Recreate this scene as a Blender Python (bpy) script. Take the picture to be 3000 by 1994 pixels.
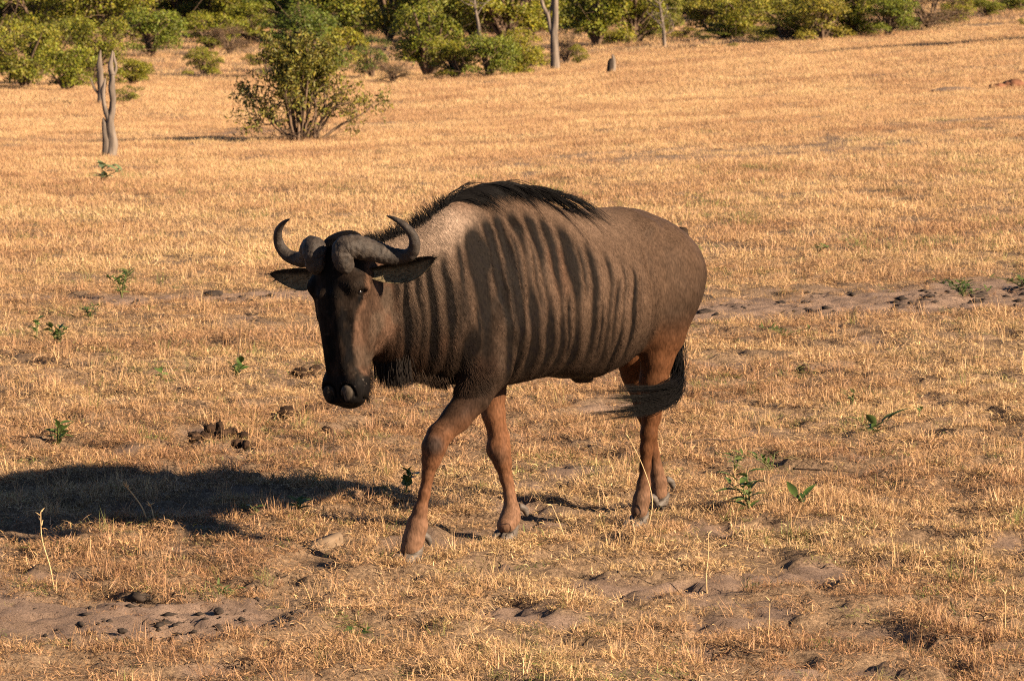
import bpy, bmesh, math, random, time
import numpy as np
from mathutils import Vector, Matrix
T0 = time.time()
scene = bpy.context.scene
for o_ in list(bpy.data.objects):
    bpy.data.objects.remove(o_)
COL = scene.collection

# ------------------------------------------------------------------ camera
cam_d = bpy.data.cameras.new('camera')
cam = bpy.data.objects.new('camera', cam_d)
COL.objects.link(cam)
cam.location = (0.0, -17.0, 3.0)
cam.rotation_euler = (math.radians(90 - 7.5), 0, 0)
cam_d.sensor_width = 36.0
cam_d.lens = 159.55
cam_d.clip_start = 0.5
cam_d.clip_end = 3000
cam_d.dof.use_dof = True
cam_d.dof.focus_distance = 17.0
cam_d.dof.aperture_fstop = 18.0
scene.camera = cam

# ------------------------------------------------------------------ sky and sun
SUN_EL, SUN_AZ = 25.0, -31.0          # the sun stands low, right of and a little behind the camera
el, az = math.radians(SUN_EL), math.radians(SUN_AZ)
to_sun = Vector((math.cos(az) * math.cos(el), math.sin(az) * math.cos(el), math.sin(el)))
world = bpy.data.worlds.new('World')
scene.world = world
world.use_nodes = True
wn = world.node_tree
wn.nodes.clear()
sky = wn.nodes.new('ShaderNodeTexSky')
sky.sky_type = 'NISHITA'
sky.sun_disc = False
sky.sun_elevation = el
sky.sun_rotation = math.radians(90) - az      # measured clockwise from +Y
sky.altitude = 1200                            # highveld: thin, clean air
sky.air_density, sky.dust_density, sky.ozone_density = 0.5, 0.1, 1.0
bg = wn.nodes.new('ShaderNodeBackground')
bg.inputs['Strength'].default_value = 0.05
wo = wn.nodes.new('ShaderNodeOutputWorld')
wn.links.new(sky.outputs[0], bg.inputs[0])
wn.links.new(bg.outputs[0], wo.inputs[0])
sun_d = bpy.data.lights.new('sun', 'SUN')
sun_d.energy = 5.0
sun_d.angle = math.radians(0.53)
sun_d.color = (1.0, 0.785, 0.565)
sun = bpy.data.objects.new('sun', sun_d)
COL.objects.link(sun)
sun.location = to_sun * 60
sun.rotation_euler = to_sun.to_track_quat('Z', 'Y').to_euler()
vs = scene.view_settings
vs.view_transform = 'Standard'
vs.look = 'None'
vs.exposure = 1.66
scene.cycles.filter_width = 1.1
scene.cycles.use_denoising = False      # keeps hair and grass crisp
vs.gamma = 1.0
vs.use_curve_mapping = False

# ------------------------------------------------------------------ helpers
def tag(o, label=None, cat=None, group=None, kind=None):
    if label: o['label'] = label
    if cat: o['category'] = cat
    if group: o['group'] = group
    if kind: o['kind'] = kind
    return o

def empty(name, loc=(0, 0, 0), rz=0.0):
    o = bpy.data.objects.new(name, None)
    o.location = loc
    o.rotation_euler = (0, 0, rz)
    o.empty_display_size = 0.2
    COL.objects.link(o)
    return o

def link(name, data, parent=None):
    o = bpy.data.objects.new(name, data)
    if parent is not None: o.parent = parent
    COL.objects.link(o)
    return o

def np_mesh(name, V, faces, mat=None, smooth=True, vcol=None):
    """faces: int array (n,3) or (n,4), or a list of such arrays"""
    V = np.asarray(V, np.float32)
    fl = faces if isinstance(faces, list) else [faces]
    fl = [np.asarray(f_, np.int32) for f_ in fl if len(f_)]
    me = bpy.data.meshes.new(name)
    me.vertices.add(len(V))
    me.vertices.foreach_set('co', V.ravel())
    loops = np.concatenate([f_.ravel() for f_ in fl])
    tot = np.concatenate([np.full(len(f_), f_.shape[1], np.int32) for f_ in fl])
    start = np.concatenate([[0], np.cumsum(tot)[:-1]]).astype(np.int32)
    me.loops.add(len(loops))
    me.loops.foreach_set('vertex_index', loops)
    me.polygons.add(len(tot))
    me.polygons.foreach_set('loop_start', start)
    try: me.polygons.foreach_set('loop_total', tot)
    except Exception: pass
    if smooth: me.polygons.foreach_set('use_smooth', np.ones(len(tot), bool))
    me.update(calc_edges=True)
    if vcol is not None:
        a = me.attributes.new('coat', 'FLOAT_COLOR', 'POINT')
        c = np.ones((len(V), 4), np.float32); c[:, :vcol.shape[1]] = vcol
        a.data.foreach_set('color', c.ravel())
    if mat: me.materials.append(mat)
    return me

def tube(pts, rad, n=10, cap=True):
    """swept tube with tapered ends; returns V, quads+tris"""
    P = np.asarray(pts, float); r = np.asarray(rad, float)
    m = len(P)
    T = np.gradient(P, axis=0); T /= np.linalg.norm(T, axis=1)[:, None] + 1e-12
    ref = np.array([0.0, 0, 1]) if abs(T[0][2]) < .9 else np.array([1.0, 0, 0])
    N = np.zeros_like(P); nn = ref - T[0] * (ref @ T[0]); N[0] = nn / np.linalg.norm(nn)
    for i in range(1, m):
        nn = N[i - 1] - T[i] * (N[i - 1] @ T[i]); N[i] = nn / (np.linalg.norm(nn) + 1e-12)
    B = np.cross(T, N)
    a = np.arange(n) * 2 * np.pi / n
    V = (P[:, None] + r[:, None, None] * (np.cos(a)[None, :, None] * N[:, None] + np.sin(a)[None, :, None] * B[:, None])).reshape(-1, 3)
    i, j = np.meshgrid(np.arange(m - 1), np.arange(n), indexing='ij')
    i, j = i.ravel(), j.ravel(); k = (j + 1) % n
    Q = np.stack([i * n + j, i * n + k, (i + 1) * n + k, (i + 1) * n + j], 1)
    if cap:
        V = np.concatenate([V, P[:1], P[-1:]])
        j = np.arange(n); k = (j + 1) % n
        t0 = np.stack([np.full(n, m * n), k, j], 1)
        t1 = np.stack([np.full(n, m * n + 1), (m - 1) * n + j, (m - 1) * n + k], 1)
        return V, [Q, np.concatenate([t0, t1])]
    return V, [Q]

class MB:
    """collects pieces into one mesh"""
    def __init__(s): s.V = []; s.F = []; s.n = 0; s.C = []
    def add(s, V, F, col=None):
        V = np.asarray(V, float)
        for f_ in (F if isinstance(F, list) else [F]):
            if len(f_): s.F.append(np.asarray(f_) + s.n)
        s.V.append(V); s.n += len(V)
        if col is not None: s.C.append(np.broadcast_to(np.asarray(col, float), (len(V), 3)))
    def mesh(s, name, mat, smooth=True):
        return np_mesh(name, np.concatenate(s.V), s.F, mat, smooth, np.concatenate(s.C) if s.C else None)

def sm(x, a, b):
    t = np.clip((x - a) / (b - a), 0, 1); return t * t * (3 - 2 * t)

def vnoise(P, seed=0):
    """smooth value noise in 0..1 for an (n,2) or (n,3) array"""
    P = np.asarray(P, float)
    i = np.floor(P).astype(np.int64); f_ = P - i; f_ = f_ * f_ * (3 - 2 * f_)
    dim = P.shape[1]; out = 0
    for c in range(2 ** dim):
        w = 1.0; h = np.full(len(P), seed * 1013 + 7, np.int64)
        for a in range(dim):
            b = (c >> a) & 1
            w = w * (f_[:, a] if b else 1 - f_[:, a])
            h = (h ^ ((i[:, a] + b) * (73856093, 19349663, 83492791)[a])) & 0x7fffffff
            h = (h * 1103515245 + 12345) & 0x7fffffff
        h = (h ^ (h >> 13)) & 0x7fffffff
        h = (h * 1274126177) & 0x7fffffff
        out = out + w * ((h >> 8) & 0xffff) / 65535.0
    return out

def fbm(P, seed=0, oct=4):
    s = 0; a = .5; t = 0
    for k in range(oct):
        s = s + a * vnoise(np.asarray(P) * 2 ** k, seed + k); t += a; a *= .5
    return s / t

def new_mat(name):
    m = bpy.data.materials.new(name); m.use_nodes = True
    nt = m.node_tree; nt.nodes.clear()
    out = nt.nodes.new('ShaderNodeOutputMaterial')
    b = nt.nodes.new('ShaderNodeBsdfPrincipled')
    nt.links.new(b.outputs[0], out.inputs[0])
    return m, nt, b, out

def nd(nt, t, **kw):
    n = nt.nodes.new(t)
    for k, v in kw.items(): setattr(n, k, v)
    return n

def ramp(nt, stops, interp='LINEAR'):
    r = nt.nodes.new('ShaderNodeValToRGB'); r.color_ramp.interpolation = interp
    e = r.color_ramp.elements
    while len(e) > 1: e.remove(e[-1])
    for i, (p, c) in enumerate(stops):
        x = e[0] if i == 0 else e.new(p)
        x.position = p; x.color = (*c, 1) if len(c) == 3 else c
    return r

def simple_mat(name, c1, c2, scale=20.0, rough=.75, bump=.3, spec=.2, detail=6.0, coord='Object'):
    m, nt, b, out = new_mat(name)
    tc = nd(nt, 'ShaderNodeTexCoord')
    n = nd(nt, 'ShaderNodeTexNoise'); n.inputs['Scale'].default_value = scale; n.inputs['Detail'].default_value = detail
    nt.links.new(tc.outputs[coord], n.inputs['Vector'])
    r = ramp(nt, [(.3, c1), (.7, c2)])
    nt.links.new(n.outputs[0], r.inputs[0]); nt.links.new(r.outputs[0], b.inputs['Base Color'])
    b.inputs['Roughness'].default_value = rough
    b.inputs['Specular IOR Level'].default_value = spec
    if bump:
        bp = nd(nt, 'ShaderNodeBump'); bp.inputs['Strength'].default_value = bump; bp.inputs['Distance'].default_value = .01
        nt.links.new(n.outputs[0], bp.inputs['Height']); nt.links.new(bp.outputs[0], b.inputs['Normal'])
    return m

# ================================================================== the lie of the land
_ty = np.array([-400, -60, -10, 0, 2, 6, 13, 33, 63, 93, 118, 143, 170, 210, 300, 450, 700, 1200, 2600.])
_tz = np.array([.0, 0, 0, 0, -.03, -.17, -.50, -1.52, -3.22, -5.0, -5.95, -6.45, -6.2, -3.5, 6, 24, 44, 62, 70.])
_dy = np.concatenate([np.linspace(-400, -20, 80), np.arange(-19.5, 260, .5), np.linspace(262, 2600, 500)])
def _smooth_profile():
    z = np.interp(_dy, _ty, _tz)
    for wdt in (2.0, 4.0):
        out = np.zeros_like(z)
        for s_ in np.linspace(-1, 1, 9):
            k = wdt * np.clip(np.abs(_dy) / 18, .08, 4)
            out += np.interp(_dy + s_ * k, _dy, z)
        z = out / 9
    return z
_dz = _smooth_profile()
def zbase(X, Y):
    z = np.interp(Y, _dy, _dz)
    c = .088 * (1 - np.exp(-np.clip(Y, 0, None) / 42.0)) * np.exp(-np.clip(Y - 150, 0, None) / 150)
    xs = np.where(X > 0, X, -4.0 * (1 - np.exp(np.clip(X, -200, 0) / 4.0)))
    xs = np.clip(xs, -60, 40 + .2 * np.clip(X - 40, 0, None))
    return z + c * xs

FEET_W = []
for nm_, (fx_, fy_) in {'a': (.80, .044), 'b': (.215, -.056), 'c': (-.33, .110), 'd': (-.71, -.150)}.items():
    FEET_W.append((.168 - .7193 * fx_ + .6947 * fy_, .130 - .6947 * fx_ - .7193 * fy_))
TRACK = np.array([(-6, 11.6), (-2.6, 11.25), (-2.04, 11.19), (-1.3, 11.24), (-.4, 10.7), (.5, 9.6), (1.09, 9.56), (1.88, 9.87), (2.79, 10.32), (3.4, 10.8), (5, 12.2), (8, 14.5)])
PATCH = [(-1.95, -1.56, .50, .56), (-1.45, -1.52, .46, .48), (-1.05, -1.58, .40, .34), (-2.6, -1.5, .5, .6), (.72, -1.3, .13, .10), (.92, -1.54, .12, .10), (1.26, -1.77, .26, .13), (1.12, -.80, .16, .08), (.63, -2.15, .16, .10),
         (-.03, -.52, .07, .10), (.05, -.84, .14, .10), (.43, -1.0, .12, .09), (.46, -1.48, .13, .08), (-1.28, .68, .14, .16), (1.9, -.1, .2, .2), (-2.4, .4, .3, .25), (-1.0, -2.4, .16, .1), (1.75, -2.2, .2, .12), (-.2, -2.2, .10, .07), (1.55, -.2, .12, .08)]
def bare(X, Y):
    """1 where the sand lies open, 0 under grass"""
    P = np.stack([X, Y], 1)
    n = fbm(P * 2.2, 71, 3) - .5; n2 = fbm(P * 7.5, 72, 3) - .5
    tx = np.interp(X, TRACK[:, 0], TRACK[:, 1])
    hw = np.interp(X, [-6, -2.5, -1.9, -1.2, -.6, .4, 1.1, 2, 3, 8], [.3, .35, .65, .75, .25, .6, .95, 1.35, 1.4, 1.4])
    m = 1 - (np.abs(Y - tx + .5 * n) / hw)
    m = m + .9 * n + 1.0 * n2
    for cx, cy, rx, ry in PATCH:
        d = 1 - np.sqrt(((X - cx) / rx) ** 2 + ((Y - cy) / ry) ** 2)
        near = d > -1.2
        m = np.maximum(m, np.where(near, d * 1.1 + 1.3 * n + 1.2 * n2, -1))
    # small scuffed openings between the tufts
    op = fbm(P * np.array([2.6, 3.6]), 77, 3) + .10 * (fbm(P * 14, 78, 2) - .5)
    m = np.maximum(m, (op - .632 - .04 * sm(Y, -1, 3)) * 5 * (1 - sm(Y, 6, 14)))
    # worn streaks far off across the slope
    far = sm(Y, 16, 30) * (1 - sm(Y, 95, 110))
    st = fbm(np.stack([X * .11 + Y * .03, (Y - .9 * X) * .16 + 3], 1), 75, 3)
    m = np.maximum(m, (st - .56) * .8 * far * (.3 + 1.4 * fbm(P * 1.3, 76, 3)))
    return sm(m, -.05, .55)
def relief(X, Y):
    P = np.stack([X, Y], 1)
    fade = 1 - sm(Y, 22, 40)
    b = bare(X, Y)
    hum = fbm(P * np.array([5.5, 6.5]), 82, 3)
    r = .040 * (fbm(P * 1.9, 81, 3) - .5) + .044 * (sm(hum, .36, .64) - .5) * (1 - .45 * sm(Y, 5, 12)) * (1 - .85 * b)
    cell = fbm(P * np.array([6.5, 4.5]), 83, 2)
    cut = .022 * (sm(np.abs(cell - .5), -.05, .14) - .75) + .020 * (fbm(P * np.array([14., 10.]), 87, 3) - .5)          # scuffed, trodden sand
    pit = fbm(P * np.array([11., 8.]), 86, 2); cut = cut - .030 * sm(pit, .60, .68)
    r = r + b * (.75 * cut + .02 * (fbm(P * 16, 84, 2) - .5) - .006)
    for fx_, fy_ in FEET_W:
        r = r * (1 - np.exp(-((X - fx_) ** 2 + (Y - fy_) ** 2) / .02))
    r = r * fade + (1 - fade) * .10 * (fbm(P * .35, 85, 3) - .5)
    return r
def ground_z(X, Y):
    X = np.atleast_1d(np.asarray(X, float)); Y = np.atleast_1d(np.asarray(Y, float))
    return zbase(X, Y) + relief(X, Y)
def gz(x, y): return float(ground_z(x, y)[0])

ys = np.concatenate([[-700, -300, -120, -60, -30, -16, -10, -7], np.arange(-5.2, -3.2, .10), np.arange(-3.2, 13.5, .030), 13.5 * 1.0135 ** np.arange(0, 196), np.linspace(200, 2500, 36)])
uu = np.linspace(-1, 1, 381)
def half_w(Y): return np.interp(Y, [-5, -3.2, 13.5, 40, 150, 190, 2500], [4.2, 3.1, 6.2, 13, 38, 60, 400])
ua = np.abs(uu); core = uu * 1.25
ext = np.sign(uu) * np.where(ua > .8, ((ua - .8) / .2) ** 3, 0)
Xg = core[None] * half_w(ys)[:, None] + ext[None] * 900
Yg = np.repeat(ys[:, None], len(uu), 1)
gx, gy = Xg.ravel(), Yg.ravel()
GB = bare(gx, gy)
GV = np.stack([gx, gy, zbase(gx, gy) + relief(gx, gy)], 1)
ny, nx = Xg.shape
i_, j_ = np.meshgrid(np.arange(ny - 1), np.arange(nx - 1), indexing='ij'); i_, j_ = i_.ravel(), j_.ravel()
GQ = np.stack([i_ * nx + j_, i_ * nx + j_ + 1, (i_ + 1) * nx + j_ + 1, (i_ + 1) * nx + j_], 1)

m, nt, b, out = new_mat('dry savanna soil')
geo = nd(nt, 'ShaderNodeNewGeometry'); at = nd(nt, 'ShaderNodeAttribute', attribute_name='coat')
def tex(scale, detail=6, rough=.6, stretch=None):
    n = nd(nt, 'ShaderNodeTexNoise'); n.inputs['Scale'].default_value = scale; n.inputs['Detail'].default_value = detail; n.inputs['Roughness'].default_value = rough
    if stretch:
        mp = nd(nt, 'ShaderNodeMapping'); mp.inputs['Scale'].default_value = stretch
        nt.links.new(geo.outputs['Position'], mp.inputs[0]); nt.links.new(mp.outputs[0], n.inputs['Vector'])
    else: nt.links.new(geo.outputs['Position'], n.inputs['Vector'])
    return n
fine = tex(60, 8, .8); mid = tex(2.2, 5); big = tex(.22, 4, .55, (1, 1, 1))
r1 = ramp(nt, [(.32, (.040, .028, .020)), (.46, (.14, .098, .065)), (.60, (.30, .215, .140)), (.74, (.50, .37, .23))]); nt.links.new(fine.outputs[0], r1.inputs[0])
r2 = ramp(nt, [(.3, (.78, .74, .72)), (.7, (1.15, 1.10, 1.02))]); nt.links.new(big.outputs[0], r2.inputs[0])
mx = nd(nt, 'ShaderNodeMix', data_type='RGBA', blend_type='MULTIPLY'); mx.inputs['Factor'].default_value = 1
nt.links.new(r1.outputs[0], mx.inputs['A']); nt.links.new(r2.outputs[0], mx.inputs['B'])
sand = ramp(nt, [(.3, (.165, .112, .080)), (.55, (.240, .166, .120)), (.8, (.30, .212, .156))]); nt.links.new(mid.outputs[0], sand.inputs[0])
speck = tex(95, 4, .7); rs = ramp(nt, [(.34, (.25, .23, .22)), (.47, (1, 1, 1))]); nt.links.new(speck.outputs[0], rs.inputs[0])
sandm = nd(nt, 'ShaderNodeMix', data_type='RGBA', blend_type='MULTIPLY'); sandm.inputs['Factor'].default_value = .8
nt.links.new(sand.outputs[0], sandm.inputs['A']); nt.links.new(rs.outputs[0], sandm.inputs['B'])
mx2 = nd(nt, 'ShaderNodeMix', data_type='RGBA'); nt.links.new(at.outputs['Fac'], mx2.inputs['Factor'])
nt.links.new(mx.outputs['Result'], mx2.inputs['A']); nt.links.new(sandm.outputs['Result'], mx2.inputs['B'])
nt.links.new(mx2.outputs['Result'], b.inputs['Base Color'])
bp = nd(nt, 'ShaderNodeBump'); bp.inputs['Strength'].default_value = .9; bp.inputs['Distance'].default_value = .016
nt.links.new(fine.outputs[0], bp.inputs['Height']); nt.links.new(bp.outputs[0], b.inputs['Normal'])
b.inputs['Roughness'].default_value = .95; b.inputs['Specular IOR Level'].default_value = .1
M_SOIL = m
link('ground', np_mesh('ground', GV, GQ, M_SOIL, True, np.repeat(GB[:, None], 3, 1)))['kind'] = 'structure'
print('ground', len(GV), round(time.time() - T0, 1))

# ------------------------------------------------------------------ dry grass (uncountable: one object, tufts instanced)
m, nt, b, out = new_mat('dry grass')
at = nd(nt, 'ShaderNodeAttribute', attribute_name='coat')
ti = nd(nt, 'ShaderNodeAttribute', attribute_name='tint', attribute_type='INSTANCER')
geo = nd(nt, 'ShaderNodeNewGeometry')
r = ramp(nt, [(0, (.40, .240, .130)), (.35, (.57, .375, .200)), (.62, (.63, .440, .240)), (.80, (.48, .375, .185)), (.90, (.25, .245, .085)), (1, (.12, .165, .042))])
n = nd(nt, 'ShaderNodeTexNoise'); n.inputs['Scale'].default_value = .35; n.inputs['Detail'].default_value = 4
nt.links.new(geo.outputs['Position'], n.inputs['Vector'])
nt.links.new(ti.outputs['Fac'], r.inputs[0])
mx = nd(nt, 'ShaderNodeMix', data_type='RGBA', blend_type='MULTIPLY'); mx.inputs['Factor'].default_value = 1
nt.links.new(r.outputs[0], mx.inputs['A']); nt.links.new(at.outputs['Color'], mx.inputs['B'])
n.inputs['Scale'].default_value = .8; r2 = ramp(nt, [(.28, (.78, .70, .66)), (.48, (1.0, .97, .93)), (.7, (1.08, 1.07, 1.0))]); nt.links.new(n.outputs[0], r2.inputs[0])
mx2 = nd(nt, 'ShaderNodeMix', data_type='RGBA', blend_type='MULTIPLY'); mx2.inputs['Factor'].default_value = 1
nt.links.new(mx.outputs['Result'], mx2.inputs['A']); nt.links.new(r2.outputs[0], mx2.inputs['B'])
b.inputs['Roughness'].default_value = .6; b.inputs['Specular IOR Level'].default_value = .25
nt.links.new(mx2.outputs['Result'], b.inputs['Base Color'])
tr = nd(nt, 'ShaderNodeBsdfTranslucent'); nt.links.new(mx2.outputs['Result'], tr.inputs['Color'])
ms = nd(nt, 'ShaderNodeMixShader'); ms.inputs[0].default_value = .22
nt.links.new(b.outputs[0], ms.inputs[1]); nt.links.new(tr.outputs[0], ms.inputs[2]); nt.links.new(ms.outputs[0], out.inputs[0])
M_GRASS = m

def blade_strip(rg, base, az, elev, length, width, curl, segs=3, twist=0.):
    """a bent ribbon; returns verts (2*(segs)+1)"""
    d = np.array([math.cos(az), math.sin(az)]); side = np.array([-math.sin(az + twist), math.cos(az + twist), rg.normal(0, .35)])
    side /= np.linalg.norm(side)
    p = np.array(base, float); V = []; e = elev
    for s_ in range(segs + 1):
        w = width * .5 * (1 - (s_ / segs) ** 1.6 * .85)
        if s_ < segs: V += [p - side * w, p + side * w]
        else: V += [p]
        e -= curl / segs
        p = p + length / segs * np.array([d[0] * math.cos(e), d[1] * math.cos(e), math.sin(e)])
    F4 = [(2 * k, 2 * k + 1, 2 * k + 3, 2 * k + 2) for k in range(segs - 1)]
    return np.array(V), np.array(F4), np.array([(2 * segs - 2, 2 * segs - 1, 2 * segs)])
def tuft_mesh(seed, n, rad, lo, hi, e_lo, e_hi, wid, curl, even=0.):
    rg = np.random.default_rng(seed); mb = MB()
    for _ in range(n):
        a = rg.uniform(0, 6.283); q = rad * math.sqrt(rg.random())
        az = rg.uniform(0, 6.283)
        L = rg.uniform(lo, hi); el_ = math.radians(rg.uniform(e_lo, e_hi))
        V, F4, F3 = blade_strip(rg, (q * math.cos(a), q * math.sin(a), -.004 + (rg.random() ** 2) * .022 * (e_lo < 10)), az, el_, L, wid * rg.uniform(.6, 1.4), rg.normal(curl, .6), 3, rg.normal(0, .5))
        V[:, 2] = np.maximum(V[:, 2], -.006)
        v = rg.choice([rg.uniform(.35, .7), rg.uniform(.7, 1.05), rg.uniform(1.0, 1.25)], p=[.34, .42, .24]); v = v * (1 - even) + .95 * even; c = np.array([v, v * rg.uniform(.93, 1.03), v * rg.uniform(.82, 1.08)])
        mb.add(V, [F4, F3], c)
    return mb.mesh('grass_tuft', M_GRASS, False)
tufts = bpy.data.collections.new('grass tufts')       # sources only, never linked to the scene
TK_ = []
for k in range(7): TK_.append(tuft_mesh(100 + k, 60, .075, .014, .042, 0, 55, .0027, .8))       # trodden thatch
for k in range(5): TK_.append(tuft_mesh(200 + k, 44, .038, .018, .050, 30, 88, .0023, .9))       # short standing tufts
for k in range(3): TK_.append(tuft_mesh(300 + k, 16, .03, .05, .12, 50, 90, .0022, .6))          # taller tufts
for k in range(3): TK_.append(tuft_mesh(400 + k, 110, .16, .025, .065, 15, 85, .0032, .7, .7))          # coarse, for far off
for k, me in enumerate(TK_):
    o = bpy.data.objects.new('grass_tuft_%02d' % k, me); tufts.objects.link(o)

def scatter(rg, y0, y1, dens, wfun):
    area = np.trapezoid([2 * wfun(y) for y in np.linspace(y0, y1, 50)], np.linspace(y0, y1, 50)) if hasattr(np, 'trapezoid') else np.trapz([2 * wfun(y) for y in np.linspace(y0, y1, 50)], np.linspace(y0, y1, 50))
    n = int(area * dens)
    wm = max(wfun(y0), wfun(y1))
    Y = rg.uniform(y0, y1, int(n * 1.05 * wm * 2 * (y1 - y0) / area)); X = rg.uniform(-wm, wm, len(Y))
    k = np.abs(X) < np.array(np.interp(Y, np.linspace(y0, y1, 50), [wfun(y) for y in np.linspace(y0, y1, 50)]))
    return X[k], Y[k]
rg = np.random.default_rng(31)
wf = lambda y: (y + 17) * .1128 * 1.38 + .3
SX, SY, SK, SS, ST = [], [], [], [], []
for y0, y1, dens, kinds, s0, s1 in [(-3.1, 5, 640, 'near', .65, 1.15), (5, 14, 330, 'near', .75, 1.3), (14, 28, 150, 'mid', .9, 1.4), (28, 55, 75, 'far', .8, 1.2), (55, 100, 26, 'far', 1.1, 1.8), (100, 145, 6, 'far', 1.5, 2.8)]:
    X, Y = scatter(rg, y0, y1, dens, wf)
    P = np.stack([X, Y], 1); B_ = bare(X, Y)
    cl = .45 * fbm(P * 2.6, 91, 3) + .55 * fbm(P * np.array([5.5, 6.5]), 82, 3); cl2 = np.clip((fbm(P * .8, 92, 3) - .5) * 1.7 + .5, 0, 1)
    keep = (rg.random(len(X)) > B_ ** .7 * .93) & (rg.random(len(X)) < .16 + .95 * sm(cl, .42, .56))
    X, Y, cl, cl2, B_ = X[keep], Y[keep], cl[keep], cl2[keep], B_[keep]
    n = len(X); u = rg.random(n); thin = cl < .46
    if kinds == 'near': K = np.where((u < .62) | thin, rg.integers(0, 7, n), np.where(u < .93, rg.integers(7, 12, n), rg.integers(12, 15, n)))
    elif kinds == 'mid': K = np.where(u < .4, rg.integers(0, 7, n), np.where(u < .8, rg.integers(7, 12, n), rg.integers(15, 18, n)))
    else: K = rg.integers(15, 18, n)
    S = rg.uniform(s0, s1, n) * (.75 + .55 * cl) * (1 - .45 * B_)
    t = np.clip(.15 + .75 * cl2 * .9 + rg.normal(0, .14, n) - .15, 0, .78)
    g = rg.random(n) < (.035 + .10 * sm(fbm(np.stack([X, Y], 1) * 1.1, 95, 2), .58, .75)) * (1 - sm(Y, 20, 45))
    t = np.where(g, rg.uniform(.84, 1.0, n), t)
    SX.append(X); SY.append(Y); SK.append(K); SS.append(S); ST.append(np.where(g, t, np.clip(t + .04 * sm(Y, 8, 20), 0, .66)))
SX, SY, SK, SS, ST = map(np.concatenate, (SX, SY, SK, SS, ST))
# nothing grows under a planted hoof
k = np.ones(len(SX), bool)
for fx_, fy_ in FEET_W: k &= (SX - fx_) ** 2 + (SY - fy_) ** 2 > .0075
SX, SY, SK, SS, ST = SX[k], SY[k], SK[k], SS[k], ST[k]
SZ = ground_z(SX, SY)
gm = bpy.data.meshes.new('grass'); gm.vertices.add(len(SX))
gm.vertices.foreach_set('co', np.stack([SX, SY, SZ], 1).astype(np.float32).ravel())
def pattr(name, typ, field, data):
    a = gm.attributes.new(name, typ, 'POINT'); a.data.foreach_set(field, np.ascontiguousarray(data).ravel())
pattr('kind_id', 'INT', 'value', SK.astype(np.int32)); pattr('size', 'FLOAT', 'value', SS.astype(np.float32)); pattr('tint', 'FLOAT', 'value', ST.astype(np.float32))
pattr('turn', 'FLOAT_VECTOR', 'vector', np.stack([rg.normal(0, .12, len(SX)), rg.normal(0, .12, len(SX)), rg.uniform(0, 6.283, len(SX))], 1).astype(np.float32))
grass = link('grass', gm)
tag(grass, 'short dry straw-coloured grass covering the whole field', 'grass', kind='stuff')
ng = bpy.data.node_groups.new('grass scatter', 'GeometryNodeTree')
ng.interface.new_socket('Geometry', in_out='INPUT', socket_type='NodeSocketGeometry'); ng.interface.new_socket('Geometry', in_out='OUTPUT', socket_type='NodeSocketGeometry')
gi = ng.nodes.new('NodeGroupInput'); go = ng.nodes.new('NodeGroupOutput')
iop = ng.nodes.new('GeometryNodeInstanceOnPoints'); ci = ng.nodes.new('GeometryNodeCollectionInfo')
ci.inputs['Collection'].default_value = tufts; ci.inputs['Separate Children'].default_value = True; ci.inputs['Reset Children'].default_value = True
def na(name, typ):
    a = ng.nodes.new('GeometryNodeInputNamedAttribute'); a.data_type = typ; a.inputs[0].default_value = name
    return next(s_ for s_ in a.outputs if s_.enabled and s_.name == 'Attribute')
ng.links.new(gi.outputs[0], iop.inputs['Points']); ng.links.new(ci.outputs[0], iop.inputs['Instance'])
iop.inputs['Pick Instance'].default_value = True
ng.links.new(na('kind_id', 'INT'), iop.inputs['Instance Index']); ng.links.new(na('turn', 'FLOAT_VECTOR'), iop.inputs['Rotation']); ng.links.new(na('size', 'FLOAT'), iop.inputs['Scale'])
ng.links.new(iop.outputs[0], go.inputs[0])
md = grass.modifiers.new('scatter', 'NODES'); md.node_group = ng
print('grass', len(SX), round(time.time() - T0, 1))

# ================================================================== the wildebeest
PHI = math.radians(44)
A_O = np.array([.168, .130, 0.0])
A_D = np.array([-math.cos(PHI), -math.sin(PHI), 0]); A_L = np.array([math.sin(PHI), -math.cos(PHI), 0])
# body frame: x forward, y to the animal's left, z up
HP0 = np.array([1.205, .040, 1.180])
hf0 = np.array([.9816, .190, 0]); TK = .05
HA = np.array([-TK * hf0[0], -TK * hf0[1], -math.sqrt(1 - TK * TK)])        # down the face
HF = np.array([math.sqrt(1 - TK * TK) * hf0[0], math.sqrt(1 - TK * TK) * hf0[1], -TK])   # out of the face
HL = np.array([-.190, .9816, 0])                                            # to the head's left
RO = math.radians(5)                                                        # the head is rolled a little
HA, HL = HA * math.cos(RO) + HL * math.sin(RO), HL * math.cos(RO) - HA * math.sin(RO)

def to_head(P):
    q = P - HP0; return q @ HL, q @ HF, q @ HA
def from_head(l, f_, t):
    return HP0 + np.multiply.outer(np.asarray(l, float), HL) + np.multiply.outer(np.asarray(f_, float), HF) + np.multiply.outer(np.asarray(t, float), HA)

def smin(a, b, k):
    h = np.clip(.5 + .5 * (b - a) / k, 0, 1); return b + (a - b) * h - k * h * (1 - h)
def smax(a, b, k): return -smin(-a, -b, k)
def cone(P, a, b, ra, rb, ys=1.0):
    a = np.asarray(a, float); b = np.asarray(b, float)
    pa = P - a; ba = b - a
    h = np.clip(pa @ ba / (ba @ ba), 0, 1)
    q = pa - h[:, None] * ba
    return np.linalg.norm(q, axis=1) - (ra + (rb - ra) * h)
def ell(P, c, r, ax=None):
    q = P - np.asarray(c)
    if ax is not None: q = np.stack([q @ a for a in ax], 1)
    r = np.asarray(r, float)
    k0 = np.linalg.norm(q / r, axis=1); k1 = np.linalg.norm(q / (r * r), axis=1) + 1e-9
    return k0 * (k0 - 1) / k1

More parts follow.
